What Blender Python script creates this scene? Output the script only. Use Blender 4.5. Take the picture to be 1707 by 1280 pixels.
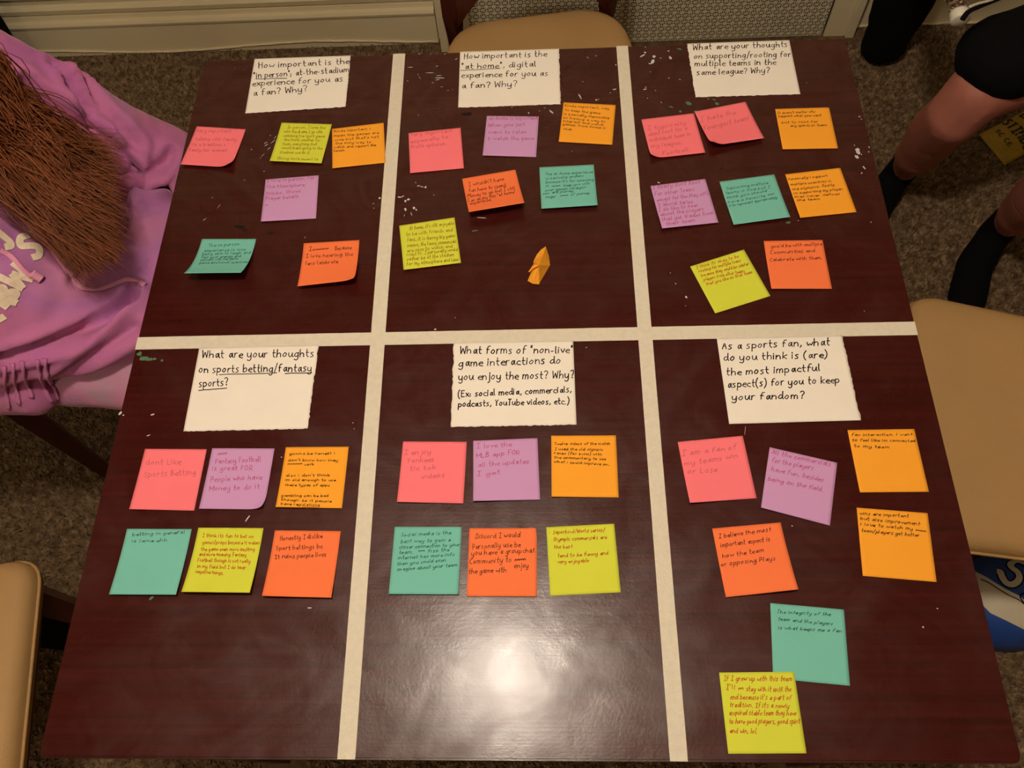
import bpy, bmesh, math, random
from mathutils import Vector, Matrix, Euler, noise
from mathutils.bvhtree import BVHTree

for o in list(bpy.data.objects):
    bpy.data.objects.remove(o, do_unlink=True)
SC = bpy.context.scene
COL = SC.collection
PI = math.pi
R_ = math.radians

# ---------------------------------------------------------------- camera
FPX = 1349.958
CAM_LOC = Vector((0.039489, -0.017372, 1.6395028))
CAM_ROT = Euler((0.45511736, 0.04894164, 0.00628753), 'XYZ')
cd = bpy.data.cameras.new('camera'); cam = bpy.data.objects.new('camera', cd); COL.objects.link(cam)
cam.location = CAM_LOC; cam.rotation_euler = CAM_ROT
cd.sensor_fit = 'HORIZONTAL'; cd.sensor_width = 36.0; cd.lens = 36.0*FPX/1707.0
cd.clip_start = 0.02; cd.clip_end = 30
SC.camera = cam
CM = CAM_ROT.to_matrix()

# ---------------------------------------------------------------- world, lights, exposure
w = bpy.data.worlds.new('world'); SC.world = w; w.use_nodes = True
w.node_tree.nodes['Background'].inputs[0].default_value = (1.0, 0.80, 0.58, 1)
w.node_tree.nodes['Background'].inputs[1].default_value = 0.05
SC.view_settings.view_transform = 'Standard'; SC.view_settings.look = 'None'
SC.view_settings.gamma = 1.0; SC.view_settings.exposure = 0.0
SC.view_settings.use_curve_mapping = False
LAMP = Vector((-0.095, 0.245, 2.28))
# (the globe of the pendant lamp above the table is the main light, see pendant_lamp)
# added soft fill behind the camera to raise the ambient level, no real fixture
l2 = bpy.data.lights.new('fill_light', 'AREA'); l2.energy = 9.0; l2.color = (1.0, 0.86, 0.72); l2.size = 0.5
lo2 = bpy.data.objects.new('fill_light', l2); COL.objects.link(lo2); lo2.location = (-0.9, -1.2, 2.42)

# ---------------------------------------------------------------- materials
def new_mat(name):
    m = bpy.data.materials.new(name); m.use_nodes = True
    nt = m.node_tree; b = nt.nodes['Principled BSDF']
    return m, nt, b
def lin(r, g, b):
    f = lambda c: (c/255/12.92) if c/255 <= 0.04045 else ((c/255+0.055)/1.055)**2.4
    return (f(r), f(g), f(b), 1.0)
def mat(name, col, rough=0.6, spec=0.4, metal=0.0, vary=0.0, vscale=20.0, bump=0.0, bscale=200.0, sheen=0.0, trans=0.0, sub=0.0):
    m, nt, b = new_mat(name)
    b.inputs['Base Color'].default_value = col
    b.inputs['Roughness'].default_value = rough
    b.inputs['Specular IOR Level'].default_value = spec
    b.inputs['Metallic'].default_value = metal
    b.inputs['Sheen Weight'].default_value = sheen
    b.inputs['Transmission Weight'].default_value = trans
    tc = nt.nodes.new('ShaderNodeTexCoord')
    if vary > 0:
        n = nt.nodes.new('ShaderNodeTexNoise'); n.inputs['Scale'].default_value = vscale; n.inputs['Detail'].default_value = 5
        nt.links.new(tc.outputs['Object'], n.inputs['Vector'])
        r = nt.nodes.new('ShaderNodeMapRange'); r.inputs[1].default_value = 0.3; r.inputs[2].default_value = 0.7
        r.inputs[3].default_value = 1-vary; r.inputs[4].default_value = 1+vary
        nt.links.new(n.outputs['Fac'], r.inputs[0])
        mx = nt.nodes.new('ShaderNodeVectorMath'); mx.operation = 'SCALE'
        mx.inputs[0].default_value = col[:3]
        nt.links.new(r.outputs[0], mx.inputs['Scale'])
        nt.links.new(mx.outputs[0], b.inputs['Base Color'])
    if bump > 0:
        n2 = nt.nodes.new('ShaderNodeTexNoise'); n2.inputs['Scale'].default_value = bscale; n2.inputs['Detail'].default_value = 3
        nt.links.new(tc.outputs['Object'], n2.inputs['Vector'])
        bp = nt.nodes.new('ShaderNodeBump'); bp.inputs['Strength'].default_value = bump; bp.inputs['Distance'].default_value = 0.002
        nt.links.new(n2.outputs['Fac'], bp.inputs['Height']); nt.links.new(bp.outputs[0], b.inputs['Normal'])
    return m

def wood_mat(name, c1, c2, rough, axis_scale=(3, 120, 120), coat=0.0, smudge=False):
    m, nt, b = new_mat(name)
    L = nt.links.new
    tc = nt.nodes.new('ShaderNodeTexCoord'); mp = nt.nodes.new('ShaderNodeMapping')
    mp.inputs['Scale'].default_value = axis_scale
    L(tc.outputs['Object'], mp.inputs[0])
    n = nt.nodes.new('ShaderNodeTexNoise'); n.inputs['Scale'].default_value = 1.0; n.inputs['Detail'].default_value = 6; n.inputs['Roughness'].default_value = 0.65
    L(mp.outputs[0], n.inputs['Vector'])
    cr = nt.nodes.new('ShaderNodeValToRGB'); cr.color_ramp.elements[0].position = 0.35; cr.color_ramp.elements[1].position = 0.68
    cr.color_ramp.elements[0].color = c1; cr.color_ramp.elements[1].color = c2
    L(n.outputs['Fac'], cr.inputs[0]); L(cr.outputs[0], b.inputs['Base Color'])
    b.inputs['Roughness'].default_value = rough
    b.inputs['Specular IOR Level'].default_value = 0.5
    bp = nt.nodes.new('ShaderNodeBump'); bp.inputs['Strength'].default_value = 0.12; bp.inputs['Distance'].default_value = 0.001
    L(n.outputs['Fac'], bp.inputs['Height'])
    if smudge:
        # greasy wipe marks: change only the gloss of the lacquer
        s1 = nt.nodes.new('ShaderNodeTexNoise'); s1.inputs['Scale'].default_value = 7; s1.inputs['Detail'].default_value = 7; s1.inputs['Distortion'].default_value = 1.6
        L(tc.outputs['Object'], s1.inputs['Vector'])
        r1 = nt.nodes.new('ShaderNodeMapRange'); r1.inputs[1].default_value = 0.33; r1.inputs[2].default_value = 0.67
        r1.inputs[3].default_value = 0.24; r1.inputs[4].default_value = 0.40
        b.inputs['Coat Weight'].default_value = 0.22; b.inputs['Coat Roughness'].default_value = 0.2; b.inputs['Coat Tint'].default_value = (1, 1, 1, 1)
        L(s1.outputs['Fac'], r1.inputs[0]); L(r1.outputs[0], b.inputs['Roughness'])
        s2 = nt.nodes.new('ShaderNodeTexNoise'); s2.inputs['Scale'].default_value = 330; s2.inputs['Detail'].default_value = 4
        L(tc.outputs['Object'], s2.inputs['Vector'])
        bp2 = nt.nodes.new('ShaderNodeBump'); bp2.inputs['Strength'].default_value = 0.22; bp2.inputs['Distance'].default_value = 0.0005
        L(s2.outputs['Fac'], bp2.inputs['Height']); L(bp.outputs[0], bp2.inputs['Normal']); L(bp2.outputs[0], b.inputs['Normal'])
        r3 = nt.nodes.new('ShaderNodeMapRange'); r3.inputs[1].default_value = 0.3; r3.inputs[2].default_value = 0.7
        r3.inputs[3].default_value = 0.22; r3.inputs[4].default_value = 0.46
        s3 = nt.nodes.new('ShaderNodeTexNoise'); s3.inputs['Scale'].default_value = 12; s3.inputs['Detail'].default_value = 8; s3.inputs['Distortion'].default_value = 2.5
        L(tc.outputs['Object'], s3.inputs['Vector']); L(s3.outputs['Fac'], r3.inputs[0]); L(r3.outputs[0], b.inputs['Specular IOR Level'])
    else:
        L(bp.outputs[0], b.inputs['Normal'])
    return m

M_TABLE = wood_mat('table_mahogany', (0.034, 0.0034, 0.0024, 1), (0.056, 0.0062, 0.0042, 1), 0.35, (2.5, 190, 190), smudge=True)
M_WOOD = wood_mat('chair_mahogany', (0.045, 0.007, 0.004, 1), (0.075, 0.013, 0.008, 1), 0.32, (40, 40, 4))
M_TAN = mat('tan_vinyl', lin(184, 146, 94), 0.6, 0.3, vary=0.05, vscale=9, bump=0.25, bscale=450)
M_CREAM = mat('cream_paint', lin(226, 212, 174), 0.5, 0.35, vary=0.05, vscale=4, bump=0.1, bscale=60)
M_WALL = mat('wall_paint', lin(215, 202, 168), 0.8, 0.2, vary=0.04, vscale=3, bump=0.1, bscale=80)
M_CEIL = mat('ceiling_paint', lin(150, 140, 120), 0.9, 0.1)
M_GRILLE = mat('grille_metal', lin(224, 212, 178), 0.5, 0.45, vary=0.05, vscale=15)
M_DARK = mat('radiator_dark', (0.006, 0.005, 0.004, 1), 0.9, 0.1)
M_CARPET = mat('carpet_backing', lin(112, 92, 68), 1.0, 0.05, vary=0.35, vscale=60, bump=0.8, bscale=300)
M_PAPER = mat('white_card', (0.86, 0.80, 0.70, 1), 0.85, 0.15, vary=0.015, vscale=30, bump=0.12, bscale=500)
M_TAPE = mat('masking_tape', (0.70, 0.64, 0.51, 1), 0.75, 0.2, vary=0.04, vscale=140, bump=0.35, bscale=700)
NOTE_COL = {'P': (.95, .20, .23, 1), 'Y': (.65, .69, .056, 1), 'O': (.94, .385, .032, 1), 'V': (.59, .31, .565, 1),
            'T': (.18, .53, .436, 1), 'R': (.93, .20, .066, 1)}
M_NOTE = {k: mat('note_paper_'+k, c, 0.8, 0.12, vary=0.012, vscale=25) for k, c in NOTE_COL.items()}
INK = {'black': lin(38, 26, 22), 'marker': lin(30, 18, 20), 'grey': lin(205, 96, 104), 'magenta': lin(176, 66, 112),
       'brown': lin(150, 108, 36), 'red': lin(186, 92, 34), 'teal': lin(34, 66, 60)}
M_INK = {k: mat('ink_'+k, c, 0.7, 0.1) for k, c in INK.items()}
M_BLACK = mat('black_fabric', (0.0045, 0.0045, 0.005, 1), 0.95, 0.08, bump=0.3, bscale=300)
M_SKIN = mat('skin', lin(222, 150, 122), 0.5, 0.35, vary=0.06, vscale=12)
M_HAIR = mat('auburn_hair', (0.200, 0.060, 0.020, 1), 0.5, 0.3, vary=0.35, vscale=22)
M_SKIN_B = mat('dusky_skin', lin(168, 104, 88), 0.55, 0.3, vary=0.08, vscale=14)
M_SPECK = mat('dried_paint', lin(200, 196, 200), 0.6, 0.3)
M_SPECKG = mat('dried_green_paint', lin(78, 120, 84), 0.6, 0.3)
M_SPECKD = mat('dark_smudge', (0.010, 0.006, 0.005, 1), 0.7, 0.2)
M_WHITE = mat('white_plastic', lin(225, 220, 205), 0.4, 0.4)
M_BLUE = mat('blue_print', lin(34, 72, 150), 0.5, 0.4, vary=0.05, vscale=20)
M_PRINT = mat('white_print', lin(206, 194, 170), 0.55, 0.3)
M_YELLOW = mat('yellow_wrapper', lin(170, 140, 42), 0.5, 0.35, vary=0.15, vscale=25)
M_LETTER = mat('cracked_white_print', lin(232, 214, 186), 0.8, 0.1, vary=0.1, vscale=90)
M_CORD = mat('pale_pink_cord', lin(222, 150, 178), 0.9, 0.1, bump=0.5, bscale=600)
M_BRASS = mat('brass', lin(170, 130, 70), 0.3, 0.5, metal=1.0)
M_BULB, _nt, _b = new_mat('glowing_globe')
_b.inputs['Base Color'].default_value = (0.9, 0.9, 0.85, 1)
_b.inputs['Emission Color'].default_value = (1.0, 0.86, 0.72, 1); _b.inputs['Emission Strength'].default_value = 296.0
M_CLEAR, _nt, _b = new_mat('clear_plastic')
_b.inputs['Base Color'].default_value = (0.95, 0.95, 0.95, 1); _b.inputs['Roughness'].default_value = 0.06
_b.inputs['Transmission Weight'].default_value = 1.0; _b.inputs['IOR'].default_value = 1.35

def dye_mat(name, cols, sc):
    m, nt, b = new_mat(name); L = nt.links.new
    tc = nt.nodes.new('ShaderNodeTexCoord')
    n = nt.nodes.new('ShaderNodeTexNoise'); n.inputs['Scale'].default_value = sc; n.inputs['Detail'].default_value = 3; n.inputs['Distortion'].default_value = 0.6
    L(tc.outputs['Object'], n.inputs['Vector'])
    cr = nt.nodes.new('ShaderNodeValToRGB'); el = cr.color_ramp.elements
    while len(el) < len(cols): el.new(0.5)
    for i, c in enumerate(cols):
        el[i].position = 0.33+0.34*i/(len(cols)-1); el[i].color = c
    L(n.outputs['Fac'], cr.inputs[0]); L(cr.outputs[0], b.inputs['Base Color'])
    b.inputs['Roughness'].default_value = 0.95; b.inputs['Specular IOR Level'].default_value = 0.1; b.inputs['Sheen Weight'].default_value = 0.15
    n2 = nt.nodes.new('ShaderNodeTexNoise'); n2.inputs['Scale'].default_value = 500
    L(tc.outputs['Object'], n2.inputs['Vector'])
    n3 = nt.nodes.new('ShaderNodeTexNoise'); n3.inputs['Scale'].default_value = 16; n3.inputs['Detail'].default_value = 3
    L(tc.outputs['Object'], n3.inputs['Vector'])
    bp = nt.nodes.new('ShaderNodeBump'); bp.inputs['Strength'].default_value = 0.4; bp.inputs['Distance'].default_value = 0.001
    L(n2.outputs['Fac'], bp.inputs['Height'])
    bp3 = nt.nodes.new('ShaderNodeBump'); bp3.inputs['Strength'].default_value = 0.35; bp3.inputs['Distance'].default_value = 0.01
    L(n3.outputs['Fac'], bp3.inputs['Height']); L(bp.outputs[0], bp3.inputs['Normal']); L(bp3.outputs[0], b.inputs['Normal'])
    return m
M_HOODIE = dye_mat('lilac_tie_dye', [lin(178, 102, 160), lin(190, 112, 156), lin(176, 112, 166), lin(204, 128, 154)], 5.0)
M_PANTS = dye_mat('pale_tie_dye', [lin(176, 128, 168), lin(204, 130, 168), lin(172, 148, 158)], 6.0)

# ---------------------------------------------------------------- helpers
def link(o, parent=None):
    COL.objects.link(o)
    if parent is not None: o.parent = parent
    return o
def obj(name, bm, m, parent=None, smooth=False, label=None):
    me = bpy.data.meshes.new(name); bm.to_mesh(me); bm.free()
    return objm(name, me, m, parent, smooth, label)
def objm(name, me, m, parent=None, smooth=False, label=None):
    me.materials.clear(); me.materials.append(m)
    if smooth:
        me.polygons.foreach_set('use_smooth', [True]*len(me.polygons))
    o = bpy.data.objects.new(name, me)
    if parent is not None and parent.location.length + sum(abs(a) for a in parent.rotation_euler) > 0 and getattr(parent, 'worldbuilt', None) is None:
        pass
    link(o, parent)
    if label: o['label'] = label
    return o
def tag(o, label, cat, group=None, kind=None):
    if label: o['label'] = label
    if cat: o['category'] = cat
    if group: o['group'] = group
    if kind: o['kind'] = kind
    return o
def thing(name, label, cat, loc=(0, 0, 0), rotz=0.0, group=None):
    o = bpy.data.objects.new(name, None); COL.objects.link(o)
    o.location = loc; o.rotation_euler = (0, 0, rotz); o.empty_display_size = 0.05
    return tag(o, label, cat, group)
def struct(name, bm, m, parent=None, smooth=False):
    o = obj(name, bm, m, parent, smooth)
    if parent is None: o['kind'] = 'structure'
    return o
def box(bm, x0, x1, y0, y1, z0, z1, bev=0.0, mtx=None):
    r = bmesh.ops.create_cube(bm, size=1.0)
    vs = r['verts']
    for v in vs:
        v.co = Vector(((x0+x1)/2+v.co.x*(x1-x0), (y0+y1)/2+v.co.y*(y1-y0), (z0+z1)/2+v.co.z*(z1-z0)))
    if mtx is not None:
        for v in vs: v.co = mtx @ v.co
    if bev > 0:
        es = list({e for v in vs for e in v.link_edges})
        bmesh.ops.bevel(bm, geom=es, offset=bev, segments=2, affect='EDGES', profile=0.6)
    return bm
def newbox(*a, **k):
    return box(bmesh.new(), *a, **k)
def prism(bm, pts, z0, z1):
    vb = [bm.verts.new((p[0], p[1], z0)) for p in pts]; vt = [bm.verts.new((p[0], p[1], z1)) for p in pts]
    n = len(pts)
    bm.faces.new(vt); bm.faces.new(vb[::-1])
    for i in range(n): bm.faces.new((vb[i], vb[(i+1) % n], vt[(i+1) % n], vt[i]))
    return bm
def tube(bm, pts, rad, seg=8, flat=1.0, cap=True):
    pts = [Vector(p) for p in pts]; n = len(pts)
    rings = []; up = Vector((0, 0, 1))
    for i, p in enumerate(pts):
        d = (pts[min(i+1, n-1)]-pts[max(i-1, 0)])
        if d.length < 1e-9: d = Vector((0, 0, 1))
        d.normalize()
        a = d.cross(up)
        if a.length < 0.05: a = d.cross(Vector((1, 0, 0)))
        a.normalize(); b = a.cross(d)
        r = rad[i] if isinstance(rad, (list, tuple)) else rad
        rings.append([bm.verts.new(p+a*(math.cos(2*PI*k/seg)*r)+b*(math.sin(2*PI*k/seg)*r*flat)) for k in range(seg)])
    for i in range(n-1):
        for k in range(seg):
            bm.faces.new((rings[i][k], rings[i][(k+1) % seg], rings[i+1][(k+1) % seg], rings[i+1][k]))
    if cap:
        bm.faces.new(rings[0][::-1]); bm.faces.new(rings[-1])
    return bm
def lathe(bm, prof, c=(0, 0, 0), seg=28, mtx=None):
    rings = []
    for r, z in prof:
        rings.append([bm.verts.new((c[0]+r*math.cos(2*PI*k/seg), c[1]+r*math.sin(2*PI*k/seg), c[2]+z)) for k in range(seg)])
    for i in range(len(rings)-1):
        for k in range(seg):
            bm.faces.new((rings[i][k], rings[i][(k+1) % seg], rings[i+1][(k+1) % seg], rings[i+1][k]))
    bm.faces.new(rings[0][::-1]); bm.faces.new(rings[-1])
    if mtx is not None:
        for v in bm.verts: v.co = mtx @ v.co
    return bm
def spline(pts, n=6):
    P = [Vector(p) for p in pts]
    if len(P) < 3: return P
    out = []
    for i in range(len(P)-1):
        p0 = P[max(i-1, 0)]; p1 = P[i]; p2 = P[i+1]; p3 = P[min(i+2, len(P)-1)]
        for k in range(n):
            t = k/n
            out.append(0.5*((2*p1)+(p2-p0)*t+(2*p0-5*p1+4*p2-p3)*t*t+(3*p1-p0-3*p2+p3)*t**3))
    out.append(P[-1]); return out
def ray_dir(px, py):
    return (CM @ Vector(((px-853.5)/FPX, (640-py)/FPX, -1.0)))
def at(px, py, z):
    d = ray_dir(px, py); t = (z-CAM_LOC.z)/d.z
    return CAM_LOC+d*t
DG = bpy.context.evaluated_depsgraph_get
def blob(name, chains, voxel, m, parent=None, smooth_it=6, fold=0.0, fscale=9.0, grooves=(), keep=False, label=None, post=None):
    """union of swept ellipsoids -> one continuous surface"""
    bm = bmesh.new()
    for ch in chains:
        n = len(ch); samples = []
        for i in range(n-1):
            a, b = ch[i], ch[i+1]
            dl = (Vector(a[:3])-Vector(b[:3])).length
            rr = min(min(a[3:]), min(b[3:]))
            k = max(1, int(dl/(rr*0.35)))
            for j in range(k):
                t = j/k; s = t*t*(3-2*t)
                samples.append([a[q]*(1-(t if q < 3 else s))+b[q]*(t if q < 3 else s) for q in range(6)])
        samples.append(list(ch[-1]))
        for s in samples:
            bmesh.ops.create_icosphere(bm, subdivisions=2, radius=1.0, matrix=Matrix.Translation(s[:3]) @ Matrix.Diagonal((s[3], s[4], s[5], 1)))
    me = bpy.data.meshes.new('tmp'); bm.to_mesh(me); bm.free()
    t = bpy.data.objects.new('tmp', me); COL.objects.link(t)
    md = t.modifiers.new('r', 'REMESH'); md.mode = 'VOXEL'; md.voxel_size = voxel
    sm = t.modifiers.new('s', 'SMOOTH'); sm.factor = 0.5; sm.iterations = smooth_it
    dg = DG(); dg.update()
    me2 = bpy.data.meshes.new_from_object(t.evaluated_get(dg))
    bpy.data.objects.remove(t, do_unlink=True)
    if fold or grooves:
        nrm = [v.normal.copy() for v in me2.vertices]
        tree = None
        gl = []
        if grooves:
            tree = BVHTree.FromPolygons([v.co.copy() for v in me2.vertices], [tuple(p.vertices) for p in me2.polygons])
            for g in grooves:
                pts = []
                for (px, py) in g[0]:
                    h = tree.ray_cast(CAM_LOC, ray_dir(px, py).normalized())
                    if h[0] is not None: pts.append(h[0])
                if len(pts) > 1: gl.append((spline(pts, 5), g[1], g[2]))
        for i, v in enumerate(me2.vertices):
            c = v.co.copy(); d = 0.0
            if fold:
                q = c*fscale
                d += fold*(noise.noise(Vector((q.x, q.y, q.z*0.5)))+0.5*noise.noise(q*2.1))
            for pts, wd, dep in gl:
                best = 1e9
                for k in range(len(pts)-1):
                    a, b = pts[k], pts[k+1]; ab = b-a; L2 = ab.length_squared
                    if L2 < 1e-12: continue
                    tt = max(0, min(1, (c-a).dot(ab)/L2)); dd = (c-a-ab*tt).length
                    if dd < best: best = dd
                if best < wd*3.2:
                    d -= dep*(math.exp(-(best/wd)**2)-0.45*math.exp(-((best-wd*1.7)/wd)**2))
            v.co = c+nrm[i]*d
    if post: post(me2)
    me2.name = name
    return objm(name, me2, m, parent, True, label)

# ================================================================= ROOM
YB = 1.892
bm = newbox(-2.4, 2.6, -2.4, 2.0, -0.06, 0.0); floor = struct('floor', bm, M_CARPET)
bm = newbox(-2.4, 2.6, -2.4, 2.0, 2.5, 2.56); struct('ceiling', bm, M_CEIL)
bm = newbox(-2.4, 2.6, YB, 2.0, 0.0, 2.5); wallb = struct('wall_back', bm, M_WALL)
bm = newbox(-2.4, 2.6, -2.4, -2.3, 0.0, 2.5); struct('wall_front', bm, M_WALL)
bm = newbox(-2.4, -2.3, -2.3, YB, 0.0, 2.5); struct('wall_left', bm, M_WALL)
bm = newbox(2.5, 2.6, -2.3, YB, 0.0, 2.5); struct('wall_right', bm, M_WALL)

def base_profile():       # (distance out of the wall, height)
    return [(0, 0), (0.018, 0), (0.018, 0.096), (0.022, 0.098), (0.024, 0.106), (0.020, 0.113), (0.010, 0.116), (0.008, 0.128),
            (0.004, 0.129), (0.004, 0.134), (0.010, 0.136), (0.013, 0.150), (0.006, 0.158), (0, 0.160)]
def base_run(name, x0, x1):
    bm = bmesh.new(); pr = base_profile()
    a = [bm.verts.new((x0, YB-d, z)) for d, z in pr]; b = [bm.verts.new((x1, YB-d, z)) for d, z in pr]
    for i in range(len(pr)-1): bm.faces.new((a[i], b[i], b[i+1], a[i+1]))
    bm.faces.new(a[::-1]); bm.faces.new(b)
    bmesh.ops.recalc_face_normals(bm, faces=bm.faces)
    o = struct(name, bm, M_CREAM); return o
bb = base_run('baseboard_back', -2.3, -0.262)
bb2 = base_run('baseboard_back_right', 0.90, 2.5)
# wavy bead of old paint and caulk along the foot of the board
def caulk(x0, x1, par, amp, off=0.0):
    bm = bmesh.new(); pts = []; n = 60
    for i in range(n+1):
        x = x0+(x1-x0)*i/n
        z = 0.006+amp*(0.5+0.5*math.sin(x*7.5+off))*0.5+0.0025*noise.noise(Vector((x*30, 0, 0)))
        pts.append((x, YB-0.020, z))
    tube(bm, pts, [0.0035+0.0014*noise.noise(Vector((p[0]*25, 3, 0))) for p in pts], 6)
    obj('caulk_bead', bm, M_CREAM, par, True)
caulk(-1.6, -0.262, bb, 0.036); caulk(0.90, 1.6, bb2, 0.006)
# lower wainscot panel moulding above the board
bm = bmesh.new()
box(bm, -2.3, -0.262, YB-0.012, YB, 0.185, 0.215, 0.003)
struct('trim_1', bm, M_CREAM)

# carpet pile: countless tufts
random.seed(4)
verts = []; faces = []
def tuft(x, y, s):
    h = random.uniform(0.006, 0.011)*s; a = random.uniform(0, 2*PI); ww = random.uniform(0.0035, 0.0065)*s
    lx, ly = random.uniform(-0.006, 0.006), random.uniform(-0.006, 0.006)
    i = len(verts)
    for k in range(3):
        b = a+k*2*PI/3
        verts.append((x+math.cos(b)*ww, y+math.sin(b)*ww, 0.0))
    verts.append((x+lx, y+ly, h))
    faces.extend([(i, i+1, i+3), (i+1, i+2, i+3), (i+2, i, i+3)])
def in_view(x, y):
    if 0.42 < abs(x) < 0.51 and (y < 0.08 or 0.91 < y < 1.02): return False      # table feet
    if -0.28 < x < 0.92 and y > 1.815: return False                              # radiator cover
    return (x > 0.44 or x < -0.52 or y > 1.03 or y < 0.06)
for _ in range(150000):
    x = random.uniform(-1.65, 1.45); y = random.uniform(-0.06, 1.87)
    if in_view(x, y): tuft(x, y, 1.0)
me = bpy.data.meshes.new('carpet_pile'); me.from_pydata(verts, [], faces)
m, nt, b = new_mat('carpet_yarn'); L = nt.links.new
tc = nt.nodes.new('ShaderNodeTexCoord'); n = nt.nodes.new('ShaderNodeTexNoise'); n.inputs['Scale'].default_value = 60; n.inputs['Detail'].default_value = 4
L(tc.outputs['Object'], n.inputs['Vector']); cr = nt.nodes.new('ShaderNodeValToRGB')
cr.color_ramp.elements[0].position = 0.35; cr.color_ramp.elements[0].color = lin(106, 84, 60)
cr.color_ramp.elements[1].position = 0.68; cr.color_ramp.elements[1].color = lin(158, 134, 104)
L(n.outputs['Fac'], cr.inputs[0]); L(cr.outputs[0], b.inputs['Base Color']); b.inputs['Roughness'].default_value = 1.0; b.inputs['Specular IOR Level'].default_value = 0.05
cp = objm('carpet_pile', me, m, floor); cp['kind'] = 'stuff'; cp['label'] = 'mottled brown carpet pile'

# ================================================================= RADIATOR COVER
rc = thing('radiator_cover', 'cream metal radiator cover with star pattern grille behind the empty far chair', 'radiator cover', (0.32, 1.85, 0.0))
def rel(bm, c=(0.32, 1.85, 0.0)):
    for v in bm.verts: v.co -= Vector(c)
    return bm
YF = 1.842
RH = 0.70
bm = newbox(-0.252, -0.230, YF-0.006, 1.888, 0.0, RH, 0.002); obj('side_panel', rel(bm), M_CREAM, rc)
bm = newbox(0.872, 0.894, YF-0.006, 1.888, 0.0, RH, 0.002); obj('side_panel', rel(bm), M_CREAM, rc)
bm = newbox(-0.262, 0.904, YF-0.02, 1.888, RH, RH+0.02, 0.004); obj('top_panel', rel(bm), M_CREAM, rc)
GX0, GX1, GZ0, GZ1 = -0.166, 0.814, 0.003, 0.62
bm = bmesh.new()
box(bm, -0.2295, GX0, YF+0.004, YF+0.012, 0.0, RH-0.001, 0.001)
box(bm, GX1, 0.8715, YF+0.004, YF+0.012, 0.0, RH-0.001, 0.001)
box(bm, GX0+0.0002, GX1-0.0002, YF+0.004, YF+0.012, GZ1, RH-0.001, 0.001)
obj('front_frame', rel(bm), M_CREAM, rc)
# perforated sheet: union-jack lattice, one real hole between every pair of spokes
P = 0.0203
def star_sheet():
    bm = bmesh.new(); hp = P/2
    nx = int((GX1-GX0)/P)+1; nz = int((GZ1-GZ0)/P)+1
    y0 = YF+0.006; y1 = YF+0.0072
    def quad(pts):
        f = [bm.verts.new((p[0], y0, p[1])) for p in pts]; bm.faces.new(f)
    # each P x P cell centred on a star: eight triangular holes
    def cell(cx, cz):
        for k in range(8):
            a0 = k*PI/4; a1 = (k+1)*PI/4
            def edge(a):
                c, s = math.cos(a), math.sin(a); m_ = max(abs(c), abs(s)); return Vector((c/m_*hp, s/m_*hp))
            A = Vector((0, 0)); B = edge(a0); Cc = edge(a1)
            # inner hole triangle, inset
            cen = (A+B+Cc)/3
            t = 0.70
            a = cen+(A-cen)*t*0.62; b2 = cen+(B-cen)*t*1.12; c2 = cen+(Cc-cen)*t*1.0
            o = Vector((cx, cz))
            for (p, q, r, s) in ((A, B, b2, a), (B, Cc, c2, b2), (Cc, A, a, c2)):
                quad([o+p, o+q, o+r, o+s])
    for i in range(nx):
        for j in range(nz):
            cx = GX0+P*(i+0.5); cz = GZ0+P*(j+0.5)
            if cx+hp > GX1+0.012 or cz+hp > GZ1+0.012: continue
            cell(cx, cz)
    bmesh.ops.remove_doubles(bm, verts=bm.verts, dist=1e-5)
    r = bmesh.ops.extrude_face_region(bm, geom=list(bm.faces))
    for v in [g for g in r['geom'] if isinstance(g, bmesh.types.BMVert)]: v.co.y = y1
    bmesh.ops.recalc_face_normals(bm, faces=bm.faces)
    return bm
obj('grille', rel(star_sheet()), M_GRILLE, rc, label='perforated metal sheet of eight pointed stars')
# dark radiator fins behind
bm = bmesh.new()
for i in range(24):
    x = -0.13+i*0.04
    box(bm, x, x+0.018, YF+0.022, YF+0.042, 0.06, 0.6)
obj('radiator_fins', rel(bm), M_DARK, rc)
bm = newbox(-0.2285, 0.8705, YF+0.044, YF+0.046, 0.0, RH-0.002); obj('back_sheet', rel(bm), M_DARK, rc)

# ================================================================= TABLE
TZ = 0.75; HW = 0.4918; TY = 0.9888
tb = thing('dining_table', 'square dark mahogany dining table divided by masking tape', 'table', (0, TY/2, 0))
def relt(bm):
    for v in bm.verts: v.co -= Vector((0, TY/2, 0))
    return bm
bm = bmesh.new()
pts = []
rr = 0.008
for cx, cy, a0 in ((HW-rr, TY-rr, 0), (-HW+rr, TY-rr, 90), (-HW+rr, rr, 180), (HW-rr, rr, 270)):
    for k in range(5):
        a = R_(a0+k*22.5); pts.append((cx+rr*math.cos(a), cy+rr*math.sin(a)))
prism(bm, pts, TZ-0.028, TZ)
es = [e for e in bm.edges if abs(e.verts[0].co.z-e.verts[1].co.z) < 1e-6]
bmesh.ops.bevel(bm, geom=es, offset=0.0022, segments=2, affect='EDGES')
obj('tabletop', relt(bm), M_TABLE, tb)
for q in ((-0.43, 0.43, 0.055, 0.075), (-0.43, 0.43, TY-0.075, TY-0.055), (-0.435, -0.415, 0.0755, TY-0.0755), (0.415, 0.435, 0.0755, TY-0.0755)):
    obj('apron', relt(newbox(*q, TZ-0.105, TZ-0.0285)), M_WOOD, tb)
for sx in (-1, 1):
    for sy in (-1, 1):
        bm = bmesh.new()
        x = sx*0.455; y = TY/2+sy*0.455
        r = bmesh.ops.create_cube(bm, size=1.0)
        for v in r['verts']:
            t = v.co.z+0.5
            h = 0.016+0.012*t
            v.co = Vector((x+v.co.x*2*h+sx*(1-t)*0.016, y+v.co.y*2*h+sy*(1-t)*0.016, t*(TZ-0.0285)))
        obj('leg', relt(bm), M_WOOD, tb)

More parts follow.
